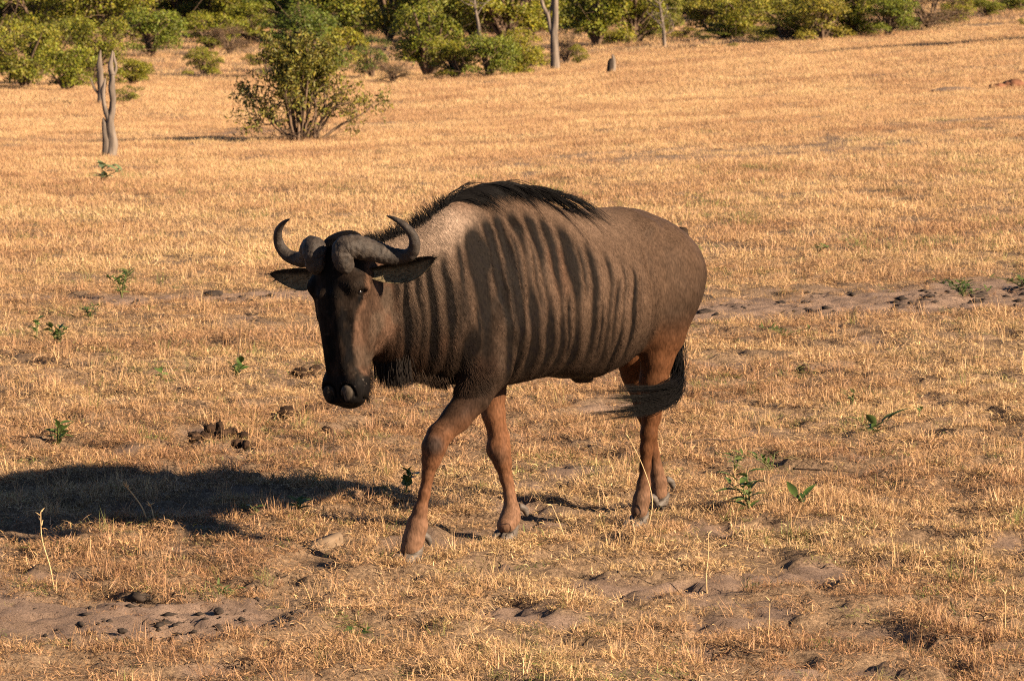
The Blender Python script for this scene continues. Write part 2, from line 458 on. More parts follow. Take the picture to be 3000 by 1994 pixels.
TX = np.array([-.715, -.698, -.665, -.62, -.54, -.44, -.35, -.25, -.15, 0, .06, .12, .2, .3, .38, .46, .54, .62, .7, .8, .9, 1.0, 1.08, 1.12])
TT = np.array([.99, 1.04, 1.088, 1.131, 1.178, 1.214, 1.231, 1.234, 1.236, 1.250, 1.275, 1.303, 1.335, 1.362, 1.364, 1.350, 1.322, 1.285, 1.247, 1.215, 1.195, 1.17, 1.13, 1.08])
TB = np.array([.965, .90, .86, .80, .735, .705, .655, .610, .588, .600, .612, .616, .612, .605, .602, .608, .632, .665, .695, .715, .745, .79, .84, .90])
TW = np.array([.05, .10, .14, .172, .203, .218, .232, .246, .250, .246, .242, .236, .226, .212, .200, .187, .168, .150, .135, .120, .110, .105, .09, .05])
TY = np.interp(TX, [-.8, .5, .8, 1.12], [0, 0, .015, .045])
def trunk(P):
    x = P[:, 0]
    top = np.interp(x, TX, TT); bot = np.interp(x, TX, TB); w = np.interp(x, TX, TW); y0 = np.interp(x, TX, TY)
    zc = (top + bot) / 2; h = (top - bot) / 2
    t = (P[:, 2] - zc) / h
    hump = sm(x, -.05, .3)
    wz = w * (1 - (.10 + .26 * hump) * np.clip(t, -1, 1.2) - .10 * (1 - hump) * np.clip(-t, 0, 1) ** 2)
    wz = np.maximum(wz, .02)
    n = 2.25
    r = (np.abs((P[:, 1] - y0) / wz) ** n + np.abs(t) ** n) ** (1 / n)
    d = (r - 1) * np.minimum(w, h) * .9
    return np.maximum(d, np.maximum(x - 1.13, -.75 - x))

HT = np.array([-.035, 0, .05, .12, .17, .22, .28, .36, .43, .48, .52, .55, .575])
HFF = np.array([-.05, -.01, .0, .006, .008, .012, .014, .012, .012, .018, .020, .008, -.03])
HFB = np.array([-.13, -.19, -.215, -.235, -.235, -.225, -.20, -.168, -.145, -.128, -.112, -.098, -.07])
HW = np.array([.045, .084, .098, .112, .112, .103, .091, .079, .071, .079, .078, .066, .030])
def head(P):
    l, f_, t = to_head(P)
    a = np.interp(t, HT, HFF); b = np.interp(t, HT, HFB); w = np.interp(t, HT, HW)
    c = (a + b) / 2; h = (a - b) / 2
    u = (f_ - c) / h
    wz = w * (1 + .10 * np.clip(u, -1, 1)) 
    n = 2.5
    r = (np.abs(l / wz) ** n + np.abs(u) ** n) ** (1 / n)
    d = (r - 1) * np.minimum(w, h) * .9
    return smax(d, np.maximum(t - .575, -.035 - t), .02)

LEGS = {
 'near_front': [(.34, .09, 1.02, .10), (.41, .125, .84, .115), (.486, .135, .70, .088), (.558, .130, .601, .063), (.635, .12, .525, .052), (.709, .105, .467, .046), (.730, .10, .425, .046), (.735, .09, .376, .035), (.743, .08, .322, .021), (.750, .07, .251, .020), (.763, .06, .186, .026), (.770, .05, .132, .040), (.782, .045, .085, .040), (.792, .042, .050, .043)],
 'far_front': [(.30, -.09, 1.0, .10), (.26, -.125, .80, .11), (.222, -.13, .67, .078), (.227, -.12, .546, .051), (.226, -.11, .475, .046), (.207, -.10, .380, .041), (.214, -.09, .335, .045), (.200, -.085, .286, .034), (.190, -.08, .224, .021), (.175, -.075, .156, .020), (.169, -.07, .105, .031), (.180, -.065, .075, .038), (.205, -.06, .050, .040)],
 'near_hind': [(-.47, .09, 1.0, .14), (-.465, .125, .90, .125), (-.435, .14, .82, .098), (-.42, .14, .746, .074), (-.417, .13, .649, .062), (-.408, .12, .559, .053), (-.400, .12, .470, .042), (-.398, .12, .425, .040), (-.384, .12, .358, .033), (-.376, .115, .302, .025), (-.376, .11, .228, .022), (-.368, .11, .161, .027), (-.357, .11, .105, .034), (-.343, .11, .060, .036)],
 'far_hind': [(-.47, -.09, 1.0, .14), (-.47, -.125, .88, .125), (-.49, -.13, .77, .105), (-.535, -.13, .66, .075), (-.566, -.13, .545, .053), (-.608, -.13, .440, .041), (-.632, -.14, .385, .036), (-.660, -.14, .300, .027), (-.677, -.14, .223, .022), (-.704, -.15, .150, .026), (-.719, -.15, .100, .032), (-.722, -.15, .055, .034)],
}
STRIPES = [(.95, .018), (.889, .019), (.822, .021), (.764, .017), (.692, .022), (.622, .019), (.545, .034), (.464, .020), (.401, .024), (.327, .022), (.262, .020), (.200, .022), (.122, .026), (.030, .024), (-.047, .020), (-.115, .012), (-.177, .015)]
def streak(P, fine=190., along=34.):
    """noise drawn out along the lie of the hair"""
    u = -.566 * P[:, 0] - .824 * P[:, 2]; v = .824 * P[:, 0] - .566 * P[:, 2]
    return .6 * vnoise(np.stack([v * fine, P[:, 1] * fine * .6, u * along], 1), 71) + .4 * vnoise(np.stack([v * fine * .4, P[:, 1] * fine * .3, u * along * .4], 1), 72)
def stripe_at(P):
    """0..1 darkness of the coat's vertical stripes"""
    x, y, z = P.T
    w = x + .055 * (fbm(P * np.array([2.5, 2.5, 3.5]) + 5, 3, 2) - .5) + .034 * (fbm(P * np.array([8, 8, 5]) + 2, 11, 2) - .5)
    w = w - .10 * sm(x, .45, .75) * (1.02 - z) * .55 - .05 * (1 - sm(x, .3, .5)) * np.clip(z - .95, 0, .4)
    w = w + .009 * (streak(P, 150., 30.) - .5)
    s = np.zeros(len(x))
    for k, (c, wd) in enumerate(STRIPES):
        br = vnoise(np.stack([z * 5 + k * 7.3, np.sign(y) * 3 + k], 1), k)
        s = np.maximum(s, np.exp(-(np.abs(w - c) / (wd * (.55 + .8 * br))) ** 2.6) * (.38 + .75 * br))
    for c, wd, z0, z1, am in [(.575, .012, .75, .95, .7), (.43, .011, .80, 1.10, .6), (.365, .010, .95, 1.2, .6), (.295, .009, .9, 1.15, .5), (.165, .012, .72, .95, .7), (.075, .012, .95, 1.14, .6), (-.01, .010, .70, .90, .6), (-.08, .011, .72, .98, .6), (-.215, .010, .80, 1.02, .5), (.855, .010, .78, 1.0, .5), (.66, .010, .8, 1.05, .5)]:
        s = np.maximum(s, am * np.exp(-((w - c) / wd) ** 2) * sm(z, z0 - .05, z0 + .05) * (1 - sm(z, z1 - .05, z1 + .05)))
    for bx, bz, rx, rz, am in [(.52, 1.12, .050, .085, .85), (.50, .93, .035, .06, .55), (.42, .80, .05, .06, .6), (.60, .80, .045, .08, .8), (.13, 1.03, .030, .08, .5), (.64, .95, .03, .10, .5)]:
        s = np.maximum(s, am * np.exp(-(((w - bx) / rx) ** 2 + ((z - bz) / rz) ** 2) ** 1.5))
    s = s * (.78 + .44 * fbm(P * np.array([14, 14, 6]), 51, 2))
    top = np.interp(x, TX, TT); bot = np.interp(x, TX, TB)
    hi = np.interp(x, [-.25, -.1, .0, .1, .3, .5, .6, .75, .95], [.22, .17, .12, .10, .09, .09, .10, .10, .08])
    fade = (1 - sm(z, top - hi - .05, top - hi + .03)) * sm(z, bot - .02, bot + .13)
    return np.clip(s, 0, 1) * fade * sm(x, -.26, -.17)

def body_sdf(P):
    d = trunk(P)
    idx = np.where(P[:, 0] > .78)[0]
    if len(idx):
        Q = P[idx]; dh = head(Q)
        l, f_, t = to_head(Q)
        for s in (-1, 1):
            ax = (HL, HF, HA)
            dh = smin(dh, ell(Q, from_head(s * .086, -.044, .128), (.034, .040, .030), ax), .035)     # brow
            dh = smin(dh, cone(Q, from_head(s * .100, -.075, .150), from_head(s * .066, -.020, .235), .016, .010), .02)     # ridge under the eye
            dh = smin(dh, cone(Q, from_head(s * .030, .004, .16), from_head(s * .030, .004, .42), .018, .012), .03)     # nasal bone
            dh = smin(dh, ell(Q, from_head(s * .052, -.125, .225), (.040, .078, .10), ax), .03)        # cheek
            dh = smin(dh, ell(Q, from_head(s * .048, -.030, .497), (.040, .050, .058), ax), .025)      # muzzle
            dh = smin(dh, ell(Q, from_head(s * .040, .004, .515), (.031, .026, .040), ax), .010)      # nostril flap
            dh = smax(dh, -ell(Q, from_head(s * .104, -.050, .152), (.018, .020, .011), ax), .012)      # eye socket
            # groove round the flap and the slit of the nostril
            q = np.stack([l - s * .041, f_ - .018, t - .516], 1)
            rr = np.sqrt((q[:, 0] / .030) ** 2 + (q[:, 2] / .038) ** 2)
            ring = np.maximum(np.abs(rr - 1) * .033 - .0042, np.abs(q[:, 1] - .008) - .022)
            ring = np.maximum(ring, q[:, 2] - .012)
            dh = smax(dh, -ring, .006)
            slit = ell(Q, from_head(s * .026, .028, .527), (.0055, .020, .024), ax)
            dh = smax(dh, -slit, .006)
        dh = smin(dh, ell(Q, from_head(0, -.060, .545), (.048, .05, .032), (HL, HF, HA)), .02)         # lips
        lip = np.abs(t - .548 + .35 * (f_ + .06)) - .003
        dh = smax(dh, -np.maximum(np.maximum(lip, -(dh + .012)), f_ + .02), .006)
        dh = smin(dh, cone(Q, from_head(0, -.13, .03), [.95, .03, 1.03], .085, .105), .05)             # poll into the neck
        d[idx] = smin(d[idx], dh, .045)
    for nm, ch in LEGS.items():
        c = np.array(ch); c[:, 3] = np.where(c[:, 2] < .5, c[:, 3] * .93, c[:, 3]); ch = c; lo = c[:, :3].min(0) - .22; hi = c[:, :3].max(0) + .22
        idx = np.where(((P > lo) & (P < hi)).all(1))[0]
        if not len(idx): continue
        Q = P[idx]; dl = None
        for a, b in zip(ch[:-1], ch[1:]):
            e = cone(Q, a[:3], b[:3], a[3], b[3])
            dl = e if dl is None else smin(dl, e, .018)
        lowp = c[c[:, 2] < (.40 if 'front' in nm else .43)]
        a, b = lowp[0], lowp[-3]
        dl = smin(dl, cone(Q, a[:3] + np.array([-.021, 0, 0]), b[:3] + np.array([-.018, 0, .02]), .011, .010), .006)
        k_ = c[5] if 'front' in nm else c[6]                      # knobs of the knee / point of the hock
        k_ = c[6] if nm == 'near_front' else (c[6] if nm == 'far_front' else c[6])
        off = np.array([.018, .012 * (1 if 'near' in nm else -1), .012]) if 'front' in nm else np.array([-.030, 0, .018])
        dl = smin(dl, ell(Q, k_[:3] + off, (.026, .028, .036)), .016)
        d[idx] = smin(d[idx], dl, .035)
    for s in (1, -1):
        d = smin(d, cone(P, (-.565, s * .085, .96), (-.465, s * .13, .74), .100, .075), .05)
    for s in (1, -1):        # blade, hip bone, haunch, shoulder point
        d = smin(d, cone(P, (.34, s * .125, 1.20), (.455, s * .168, .86), .020, .034), .05)
        d = smin(d, ell(P, (-.355, s * .135, 1.150), (.045, .040, .035)), .05)
        d = smin(d, ell(P, (-.468, s * .096, .955), (.182, .120, .185)), .06)
        d = smin(d, ell(P, (.50, s * .10, .80), (.10, .075, .13)), .05)
    d = smin(d, cone(P, (-.12, 0, .592), (-.185, .0, .575), .020, .010), .03)           # sheath
    m = np.abs(d) < .06
    if m.any():
        Q = P[m]; st = stripe_at(Q)
        bump = .0065 * st - .004 * (fbm(Q * 7, 5, 2) - .5)
        # crease between flank and thigh, and along the back of the shoulder
        x, y, z = Q.T
        cr = np.exp(-((x + .285 + .12 * (.95 - z)) / .016) ** 2) * sm(z, .68, .78) * (1 - sm(z, 1.0, 1.12)) * sm(np.abs(y), .1, .16)
        cs = np.exp(-((x - .375 + .18 * (z - .85)) / .02) ** 2) * sm(z, .60, .68) * (1 - sm(z, .9, 1.05)) * sm(np.abs(y), .1, .16)
        d[m] = d[m] + bump + .010 * cr + .011 * cs
    return d

def surface_nets(sdf, lo, hi, h, B=8, slack=1.6):
    n = np.ceil((np.array(hi) - lo) / h / B).astype(int)
    cc = np.stack(np.meshgrid(*[np.arange(k) for k in n], indexing='ij'), -1).reshape(-1, 3)
    ctr = lo + (cc * B + (B - 1) / 2) * h
    dc = sdf(ctr)
    keep = np.abs(dc) < B * h * .87 * slack
    N = n * B
    D = np.ones(N, np.float32) * .1
    off = np.stack(np.meshgrid(*[np.arange(B)] * 3, indexing='ij'), -1).reshape(-1, 3)
    Dv = D.reshape(n[0], B, n[1], B, n[2], B)
    inside = cc[(~keep) & (dc < 0)]
    if len(inside): Dv[inside[:, 0], :, inside[:, 1], :, inside[:, 2], :] = -.1
    kc = cc[keep]
    I = (kc[:, None] * B + off[None]).reshape(-1, 3)
    vals = np.concatenate([sdf(lo + I[a:a + 400000] * h) for a in range(0, len(I), 400000)])
    D[I[:, 0], I[:, 1], I[:, 2]] = vals
    S = D < 0
    acc = np.zeros(np.array(S.shape) - 1, np.int8)
    for a in (0, 1):
        for b in (0, 1):
            for c in (0, 1):
                acc += S[a:S.shape[0] - 1 + a, b:S.shape[1] - 1 + b, c:S.shape[2] - 1 + c]
    cells = np.argwhere((acc > 0) & (acc < 8))
    vid = -np.ones(acc.shape, np.int32); vid[tuple(cells.T)] = np.arange(len(cells))
    cor = np.array([(a, b, c) for a in (0, 1) for b in (0, 1) for c in (0, 1)])
    cv = np.stack([D[tuple((cells + k).T)] for k in cor], 1)
    ps = np.zeros((len(cells), 3)); cnt = np.zeros(len(cells))
    for i in range(8):
        for j in range(i + 1, 8):
            if np.abs(cor[i] - cor[j]).sum() != 1: continue
            x = (cv[:, i] < 0) != (cv[:, j] < 0)
            den = cv[:, i] - cv[:, j]; t = np.where(x, cv[:, i] / np.where(den == 0, 1, den), 0)
            ps += np.where(x[:, None], cor[i] + t[:, None] * (cor[j] - cor[i]), 0); cnt += x
    V = lo + (cells + ps / cnt[:, None]) * h
    quads = []
    for ax in range(3):
        sl0 = [slice(None)] * 3; sl1 = [slice(None)] * 3
        sl0[ax] = slice(0, -1); sl1[ax] = slice(1, None)
        ch = S[tuple(sl0)] != S[tuple(sl1)]
        E = np.argwhere(ch)
        u, v = [(1, 2), (2, 0), (0, 1)][ax]
        ok = (E[:, u] > 0) & (E[:, v] > 0) & (E[:, u] < acc.shape[u]) & (E[:, v] < acc.shape[v])
        E = E[ok]
        du = np.zeros(3, int); du[u] = 1; dv = np.zeros(3, int); dv[v] = 1
        q = np.stack([vid[tuple((E - du - dv).T)], vid[tuple((E - dv).T)], vid[tuple(E.T)], vid[tuple((E - du).T)]], 1)
        flip = ~S[tuple(E.T)]
        q[flip] = q[flip][:, ::-1]
        quads.append(q)
    return V, np.concatenate(quads)

def sdf_grad(P, e=.004):
    g = np.stack([body_sdf(P + np.eye(3)[k] * e) - body_sdf(P - np.eye(3)[k] * e) for k in range(3)], 1)
    return g / (np.linalg.norm(g, axis=1)[:, None] + 1e-9)

C_FLANK = np.array([.060, .038, .025]); C_PALE = np.array([.215, .155, .112]); C_DARK = np.array([.0055, .0042, .0034])
C_RUST = np.array([.20, .085, .038]); C_LEG = np.array([.100, .046, .023]); C_BLACK = np.array([.0045, .0038, .0034]); C_BELLY = np.array([.018, .012, .0085])
def mix(a, b, t): return a + (b - a) * np.asarray(t)[:, None]
def coat(P):
    x, y, z = P.T; n = len(x)
    top = np.interp(x, TX, TT); bot = np.interp(x, TX, TB)
    c = np.broadcast_to(C_FLANK, (n, 3)).copy()
    big = fbm(P * 4 + 9, 21, 3)
    c *= (.80 + .40 * big)[:, None]
    # pale crest of the neck and rump
    pale = sm(z, top - .17, top - .06) * sm(x, .44, .60) * (1 - sm(x, .98, 1.08))
    c = mix(c, C_PALE, pale * .9)
    c = mix(c, np.array([.115, .080, .056]), sm(z, top - .42, top - .10) * sm(x, .58, .72) * (1 - pale) * .6)
    c = mix(c, np.array([.105, .070, .048]), sm(z, top - .16, top - .02) * (1 - sm(x, .0, .3)) * .7)
    c = mix(c, np.array([.047, .029, .0185]), sm(-x, .10, .42) * .85)
    # dark shoulder, belly and lower flank
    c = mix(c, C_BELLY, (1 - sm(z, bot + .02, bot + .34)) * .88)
    sh = np.exp(-(((x - .42) / .16) ** 2 + ((z - .86) / .22) ** 2))
    c = mix(c, np.array([.034, .022, .015]), sh * .75)
    rus = fbm(P * 5.5 + 3, 33, 2)
    c = mix(c, np.array([.062, .030, .017]), sm(rus, .55, .75) * .45 * sm(x, -.2, .1))
    c = mix(c, C_DARK, np.clip(stripe_at(P) * 1.6 - .06, 0, .97))
    # legs
    lg = 1 - sm(z, .50, .66)
    c = mix(c, np.array([.024, .0145, .010]), lg * sm(x, .3, .4) * (1 - sm(x, .62, .7)))
    lf = (1 - sm(z, .43, .58)) * sm(x, .05, .1)
    c = mix(c, C_LEG, lf)
    lh = (1 - sm(z + .06 * (fbm(P * 8, 4, 2) - .5), .66, .87)) * (1 - sm(x, -.36, -.30))
    c = mix(c, np.array([.070, .030, .0135]), lh)
    far = sm(-y, .03, .06) * (1 - sm(z, .5, .62)) * sm(x, .05, .1)
    c = mix(c, C_LEG * 1.1, far)
    c = mix(c, np.array([.155, .092, .058]), (1 - sm(z, .10, .26)) * .6)
    kn = np.exp(-(np.linalg.norm(P - np.array([.755, .125, .437]), axis=1) / .040) ** 4)
    c = mix(c, np.array([.024, .020, .018]), kn * .85)
    kn = np.exp(-(np.linalg.norm(P - np.array([.235, -.075, .32]), axis=1) / .035) ** 4)
    c = mix(c, np.array([.05, .036, .027]), kn * .5)
    # head
    l, f_, t = to_head(P)
    hd = sm(f_ + .03 * (fbm(P * 30, 44, 2) - .5), -.245, -.195) * sm(t, -.10, -.02)
    hd = hd * sm(x, .86, .93) 
    cheek = mix(np.broadcast_to(np.array([.036, .021, .0135]), (n, 3)), np.array([.072, .041, .026]), sm(fbm(P * np.array([40, 40, 12]), 8, 2), .4, .7))
    cheek = mix(cheek, np.array([.052, .038, .027]), sm(fbm(P * 14, 9, 2), .5, .7) * .6)
    c = mix(c, cheek, hd)
    side = np.abs(l) - .9 * np.minimum(f_, 0)
    edge = np.interp(t, [0, .08, .16, .22, .28, .36, .42, .455, .5], [.19, .185, .160, .118, .090, .082, .086, .12, .2])
    nz = .012 * (fbm(P * 40, 14, 2) - .5)
    front = (1 - sm(side + nz * 1.5, edge - .012, edge + .014)) * sm(f_, -.16, -.12) * sm(t, -.06, -.02) * sm(x, .9, .95)
    fc = mix(np.broadcast_to(C_BLACK * 1.1, (n, 3)), np.array([.016, .011, .008]), sm(fbm(P * np.array([30, 30, 12]), 61, 3), .46, .68) * .8)
    fc = mix(fc, np.array([.030, .022, .016]), sm(vnoise(P * 85, 8), .80, .95) * .7)
    c = mix(c, fc, front)
    c = mix(c, C_BLACK * 1.2, sm(t, .445, .475) * sm(x, .95, 1.0))
    for s in (1, -1):
        r = np.sqrt(((l - s * .074) / 1.0) ** 2 + ((f_ + .035) / 1) ** 2 + ((t - .245) / 1.15) ** 2)
        c = mix(c, np.array([.045, .036, .026]), np.exp(-((r - .013) / .005) ** 2) * .7)
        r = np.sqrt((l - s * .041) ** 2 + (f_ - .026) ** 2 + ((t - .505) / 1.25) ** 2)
        c = mix(c, np.array([.046, .037, .028]) * (1.0 if s > 0 else .55), (1 - sm(r, .024, .032)) * sm(f_, .010, .018))  # right nostril pad painted darker, standing in for shade on that side
        sp = vnoise(P * 170, 5)
        c = mix(c, np.array([.06, .05, .042]), sm(sp, .84, .92) * np.exp(-((t - .475) / .022) ** 2) * sm(f_, -.08, -.05) * sm(x, .95, 1.0) * .8)
    c *= (.86 + .28 * vnoise(P * 60, 2))[:, None]
    c *= (.70 + .60 * streak(P))[:, None]
    # black poll between and behind the horns
    c = mix(c, C_BLACK * 1.2, (1 - sm(t, .02, .06)) * sm(t, -.16, -.10) * (1 - sm(np.abs(l), .085, .11)) * sm(f_, -.22, -.16) * sm(x, .93, .98))
    return np.clip(c, .004, 1)

def fur_dir(P):
    """the way the hair lies"""
    x, y, z = P.T
    v = np.stack([-np.ones(len(x)) * .55, np.zeros(len(x)), -np.ones(len(x)) * .8], 1)
    leg = (1 - sm(z, .5, .62))[:, None]
    v = v * (1 - leg) + np.array([-.15, 0, -1]) * leg
    l, f_, t = to_head(P)
    hd = (sm(f_, -.28, -.2) * sm(x, .9, 1.0))[:, None]
    v = v * (1 - hd) + (HA * 1.0 - HF * .35) * hd
    nk = (sm(x, .55, .75) * (1 - sm(x, .95, 1.02)))[:, None]
    v = v * (1 - nk) + np.array([-.35, 0, -.95]) * nk
    return v

def fur_len(P):
    x, y, z = P.T
    L = np.full(len(x), .0120)
    L = L + .011 * sm(x, .55, .8) * sm(z, .6, .7)
    L = L * (1 - .65 * (1 - sm(z, .52, .66)))
    L = L * (1 - .45 * (1 - sm(x, -.42, -.3)))
    l, f_, t = to_head(P)
    hd = sm(f_, -.28, -.2) * sm(x, .9, 1.0)
    L = L * (1 - hd) + .012 * hd
    L = L * (1 - .15 * sm(f_, -.09, -.05) * sm(x, .9, 1.0))
    L = L * (1 - .9 * sm(t, .46, .49) * sm(x, .95, 1.0))
    th = sm(x, .52, .62) * (1 - sm(z, np.interp(x, TX, TB) + .03, np.interp(x, TX, TB) + .13)) * (1 - sm(f_, -.22, -.15)) * sm(z, .60, .66)
    L = L + .035 * th
    return L * (1 - .6 * (1 - sm(z, .53, .60)))

# ---- materials
def coat_mat(name, hair=False, rough=.55):
    m, nt, b, out = new_mat(name)
    at = nd(nt, 'ShaderNodeAttribute', attribute_name='coat')
    if hair:
        nt.links.new(at.outputs['Color'], b.inputs['Base Color'])
    else:
        tc = nd(nt, 'ShaderNodeTexCoord'); mp = nd(nt, 'ShaderNodeMapping'); mp.inputs['Scale'].default_value = (160, 160, 50)
        n = nd(nt, 'ShaderNodeTexNoise'); n.inputs['Scale'].default_value = 1.0; n.inputs['Detail'].default_value = 4
        nt.links.new(tc.outputs['Object'], mp.inputs[0]); nt.links.new(mp.outputs[0], n.inputs['Vector'])
        r = ramp(nt, [(.3, (.62, .62, .62)), (.7, (1.3, 1.3, 1.3))])
        mx = nd(nt, 'ShaderNodeMix', data_type='RGBA', blend_type='MULTIPLY'); mx.inputs['Factor'].default_value = 1
        nt.links.new(n.outputs[0], r.inputs[0])
        nt.links.new(at.outputs['Color'], mx.inputs['A']); nt.links.new(r.outputs[0], mx.inputs['B'])
        nt.links.new(mx.outputs['Result'], b.inputs['Base Color'])
        bp = nd(nt, 'ShaderNodeBump'); bp.inputs['Strength'].default_value = .35; bp.inputs['Distance'].default_value = .003
        nt.links.new(n.outputs[0], bp.inputs['Height']); nt.links.new(bp.outputs[0], b.inputs['Normal'])
    b.inputs['Roughness'].default_value = rough
    b.inputs['Specular IOR Level'].default_value = .035 if hair else .02
    return m
M_COAT = coat_mat('short coat'); M_FUR = coat_mat('coat hair', True, .5); M_BLACK = coat_mat('black long hair', True, .5)
M_BLACK.node_tree.nodes['Principled BSDF'].inputs['Specular IOR Level'].default_value = .06

def curves_obj(name, pts, rad, col, mat, parent):
    """pts (n,k,3), rad (n,k), col (n,3): a hair object"""
    n, k, _ = pts.shape
    hc = bpy.data.hair_curves.new(name)
    hc.add_curves([k] * n)
    hc.position_data.foreach_set('vector', np.ascontiguousarray(pts, np.float32).ravel())
    ra = hc.attributes.get('radius') or hc.attributes.new('radius', 'FLOAT', 'POINT')
    ra.data.foreach_set('value', np.ascontiguousarray(rad, np.float32).ravel())
    ca = hc.attributes.new('coat', 'FLOAT_COLOR', 'CURVE')
    c4 = np.ones((n, 4), np.float32); c4[:, :3] = col
    ca.data.foreach_set('color', c4.ravel())
    hc.materials.append(mat)
    return link(name, hc, parent)

beest = empty('wildebeest', tuple(A_O))
beest.rotation_euler = (0, 0, math.atan2(A_D[1], A_D[0]))
tag(beest, 'dark striped wildebeest with curved horns walking across the dry grass', 'wildebeest')
BV, BF = surface_nets(body_sdf, np.array([-.86, -.42, -.02]), np.array([1.36, .42, 1.44]), .0052)
print('body', len(BV), round(time.time() - T0, 1))
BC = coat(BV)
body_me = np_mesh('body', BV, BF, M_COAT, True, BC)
link('body', body_me, beest)
rng = np.random.default_rng(7)

# ---- short hair over the whole coat
def sample_surface(n):
    a, b_, c_, d_ = [BV[BF[:, i]] for i in range(4)]
    ar = np.linalg.norm(np.cross(c_ - a, d_ - b_), axis=1)
    i = rng.choice(len(ar), n, p=ar / ar.sum())
    u, v = rng.random((2, n, 1))
    P = (a[i] * (1 - u) + b_[i] * u) * (1 - v) + (d_[i] * (1 - u) + c_[i] * u) * v
    N = np.cross(c_ - a, d_ - b_)[i]; N /= np.linalg.norm(N, axis=1)[:, None] + 1e-9
    return P, N
NF = 480000
P, N = sample_surface(NF)
L = fur_len(P) * rng.uniform(.65, 1.25, NF)
ok = L > .003; P, N, L = P[ok], N[ok], L[ok]; NF = len(P)
V = fur_dir(P) + rng.normal(0, .16, (NF, 3)); V -= N * (V * N).sum(1)[:, None]
V /= np.linalg.norm(V, axis=1)[:, None] + 1e-9
lift = .10 + .10 * rng.random((NF, 1))
p0 = P - N * .002
p1 = p0 + L[:, None] * .5 * (V + N * (lift + .15)); p2 = p1 + L[:, None] * .5 * (V + N * (lift - .25))
hv = rng.uniform(0, 1, NF); hx = sm(P[:, 0], .95, 1.02)
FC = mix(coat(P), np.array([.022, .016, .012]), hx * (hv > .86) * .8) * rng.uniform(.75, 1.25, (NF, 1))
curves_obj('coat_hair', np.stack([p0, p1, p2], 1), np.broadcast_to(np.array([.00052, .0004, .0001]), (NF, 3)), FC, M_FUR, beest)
print('fur', round(time.time() - T0, 1))

# ---- long hair: strands grown over the body
def grow(roots, dirs, length, k, wind, grav=.0, stick=True, clear=.004):
    n = len(roots); pts = np.zeros((n, k, 3)); pts[:, 0] = roots
    v = dirs / np.linalg.norm(dirs, axis=1)[:, None]
    st = (length / (k - 1))[:, None]
    p = roots.copy()
    for i in range(1, k):
        v = v + wind; v[:, 2] -= grav
        v /= np.linalg.norm(v, axis=1)[:, None]
        p = p + v * st
        if stick:
            d = body_sdf(p); m = d < clear
            if m.any():
                g = sdf_grad(p[m]); p[m] += g * (clear - d[m])[:, None]
                v[m] -= g * np.minimum((v[m] * g).sum(1), 0)[:, None]
        pts[:, i] = p
    return pts
def hair(name, pts, r0, col, jit=.35):
    n, k, _ = pts.shape
    prof = np.interp(np.linspace(0, 1, k), [0, .15, .6, 1], [.7, 1, .75, .12])
    rad = r0 * prof[None] * rng.uniform(.7, 1.2, (n, 1))
    c = np.asarray(col) * rng.uniform(1 - jit, 1 + jit, (n, 1))
    return curves_obj(name, pts, rad, c, M_BLACK, beest)

# mane: short and ruffled behind the horns, long and swept back over the shoulder
def on_top(x, y):
    z = np.interp(x, TX, TT); P = np.stack([x, y + np.interp(x, TX, TY), z], 1)
    for _ in range(3): P = P - sdf_grad(P) * body_sdf(P)[:, None]
    return P
n = 1100
x = rng.uniform(.56, 1.06, n); R0 = on_top(x, rng.normal(0, .012, n))
dr = np.stack([rng.normal(.10, .35, n), rng.normal(-.1, .22, n), np.ones(n)], 1)
dr[:, 0] += .5 * sm(x, .85, 1.05)
L = rng.uniform(.02, .068, n) * (1 - .2 * sm(x, .8, 1.0)) * (1 - .35 * sm(-x, -.64, -.56))
mane_a = grow(R0, dr, L, 6, np.array([.06, -.02, 0.0]), .06)
n = 1250
clump = (48 * rng.random(n) ** .9).astype(int); cx = np.sort(rng.uniform(.07, .58, 48)); cdir = rng.normal(0, 1, (48, 2)); cl = rng.uniform(.5, 1.3, 48)
x = cx[clump] + rng.normal(0, .006, n); R0 = on_top(x, rng.normal(.002, .005, n))
dr = np.stack([-1.0 + .10 * cdir[clump, 0], (.34 + .42 * cdir[clump, 1]), .38 * np.ones(n)], 1) + rng.normal(0, .05, (n, 3))
dr[:, 2] += .25 * sm(x, .46, .56)
L = (.18 + .09 * (1 - sm(x, .1, .5))) * cl[clump] * rng.uniform(.55, 1.15, n)
mane_b = grow(R0, dr, L, 10, np.array([-.05, .075, 0.0]), .17)
# loose strands arching up over the top of the neck
n = 26
x = rng.uniform(.50, .62, n); R0 = on_top(x, rng.normal(0, .006, n))
mane_c = grow(R0, np.stack([rng.normal(.0, .15, n), rng.normal(0, .1, n), np.ones(n)], 1), rng.uniform(.10, .18, n), 10, np.array([-.34, .0, 0]), .10)
hair('mane', np.concatenate([mane_b, mane_c]), .00115, (.0045, .0038, .0034))
hair('neck_crest', mane_a, .0009, (.006, .005, .0045))

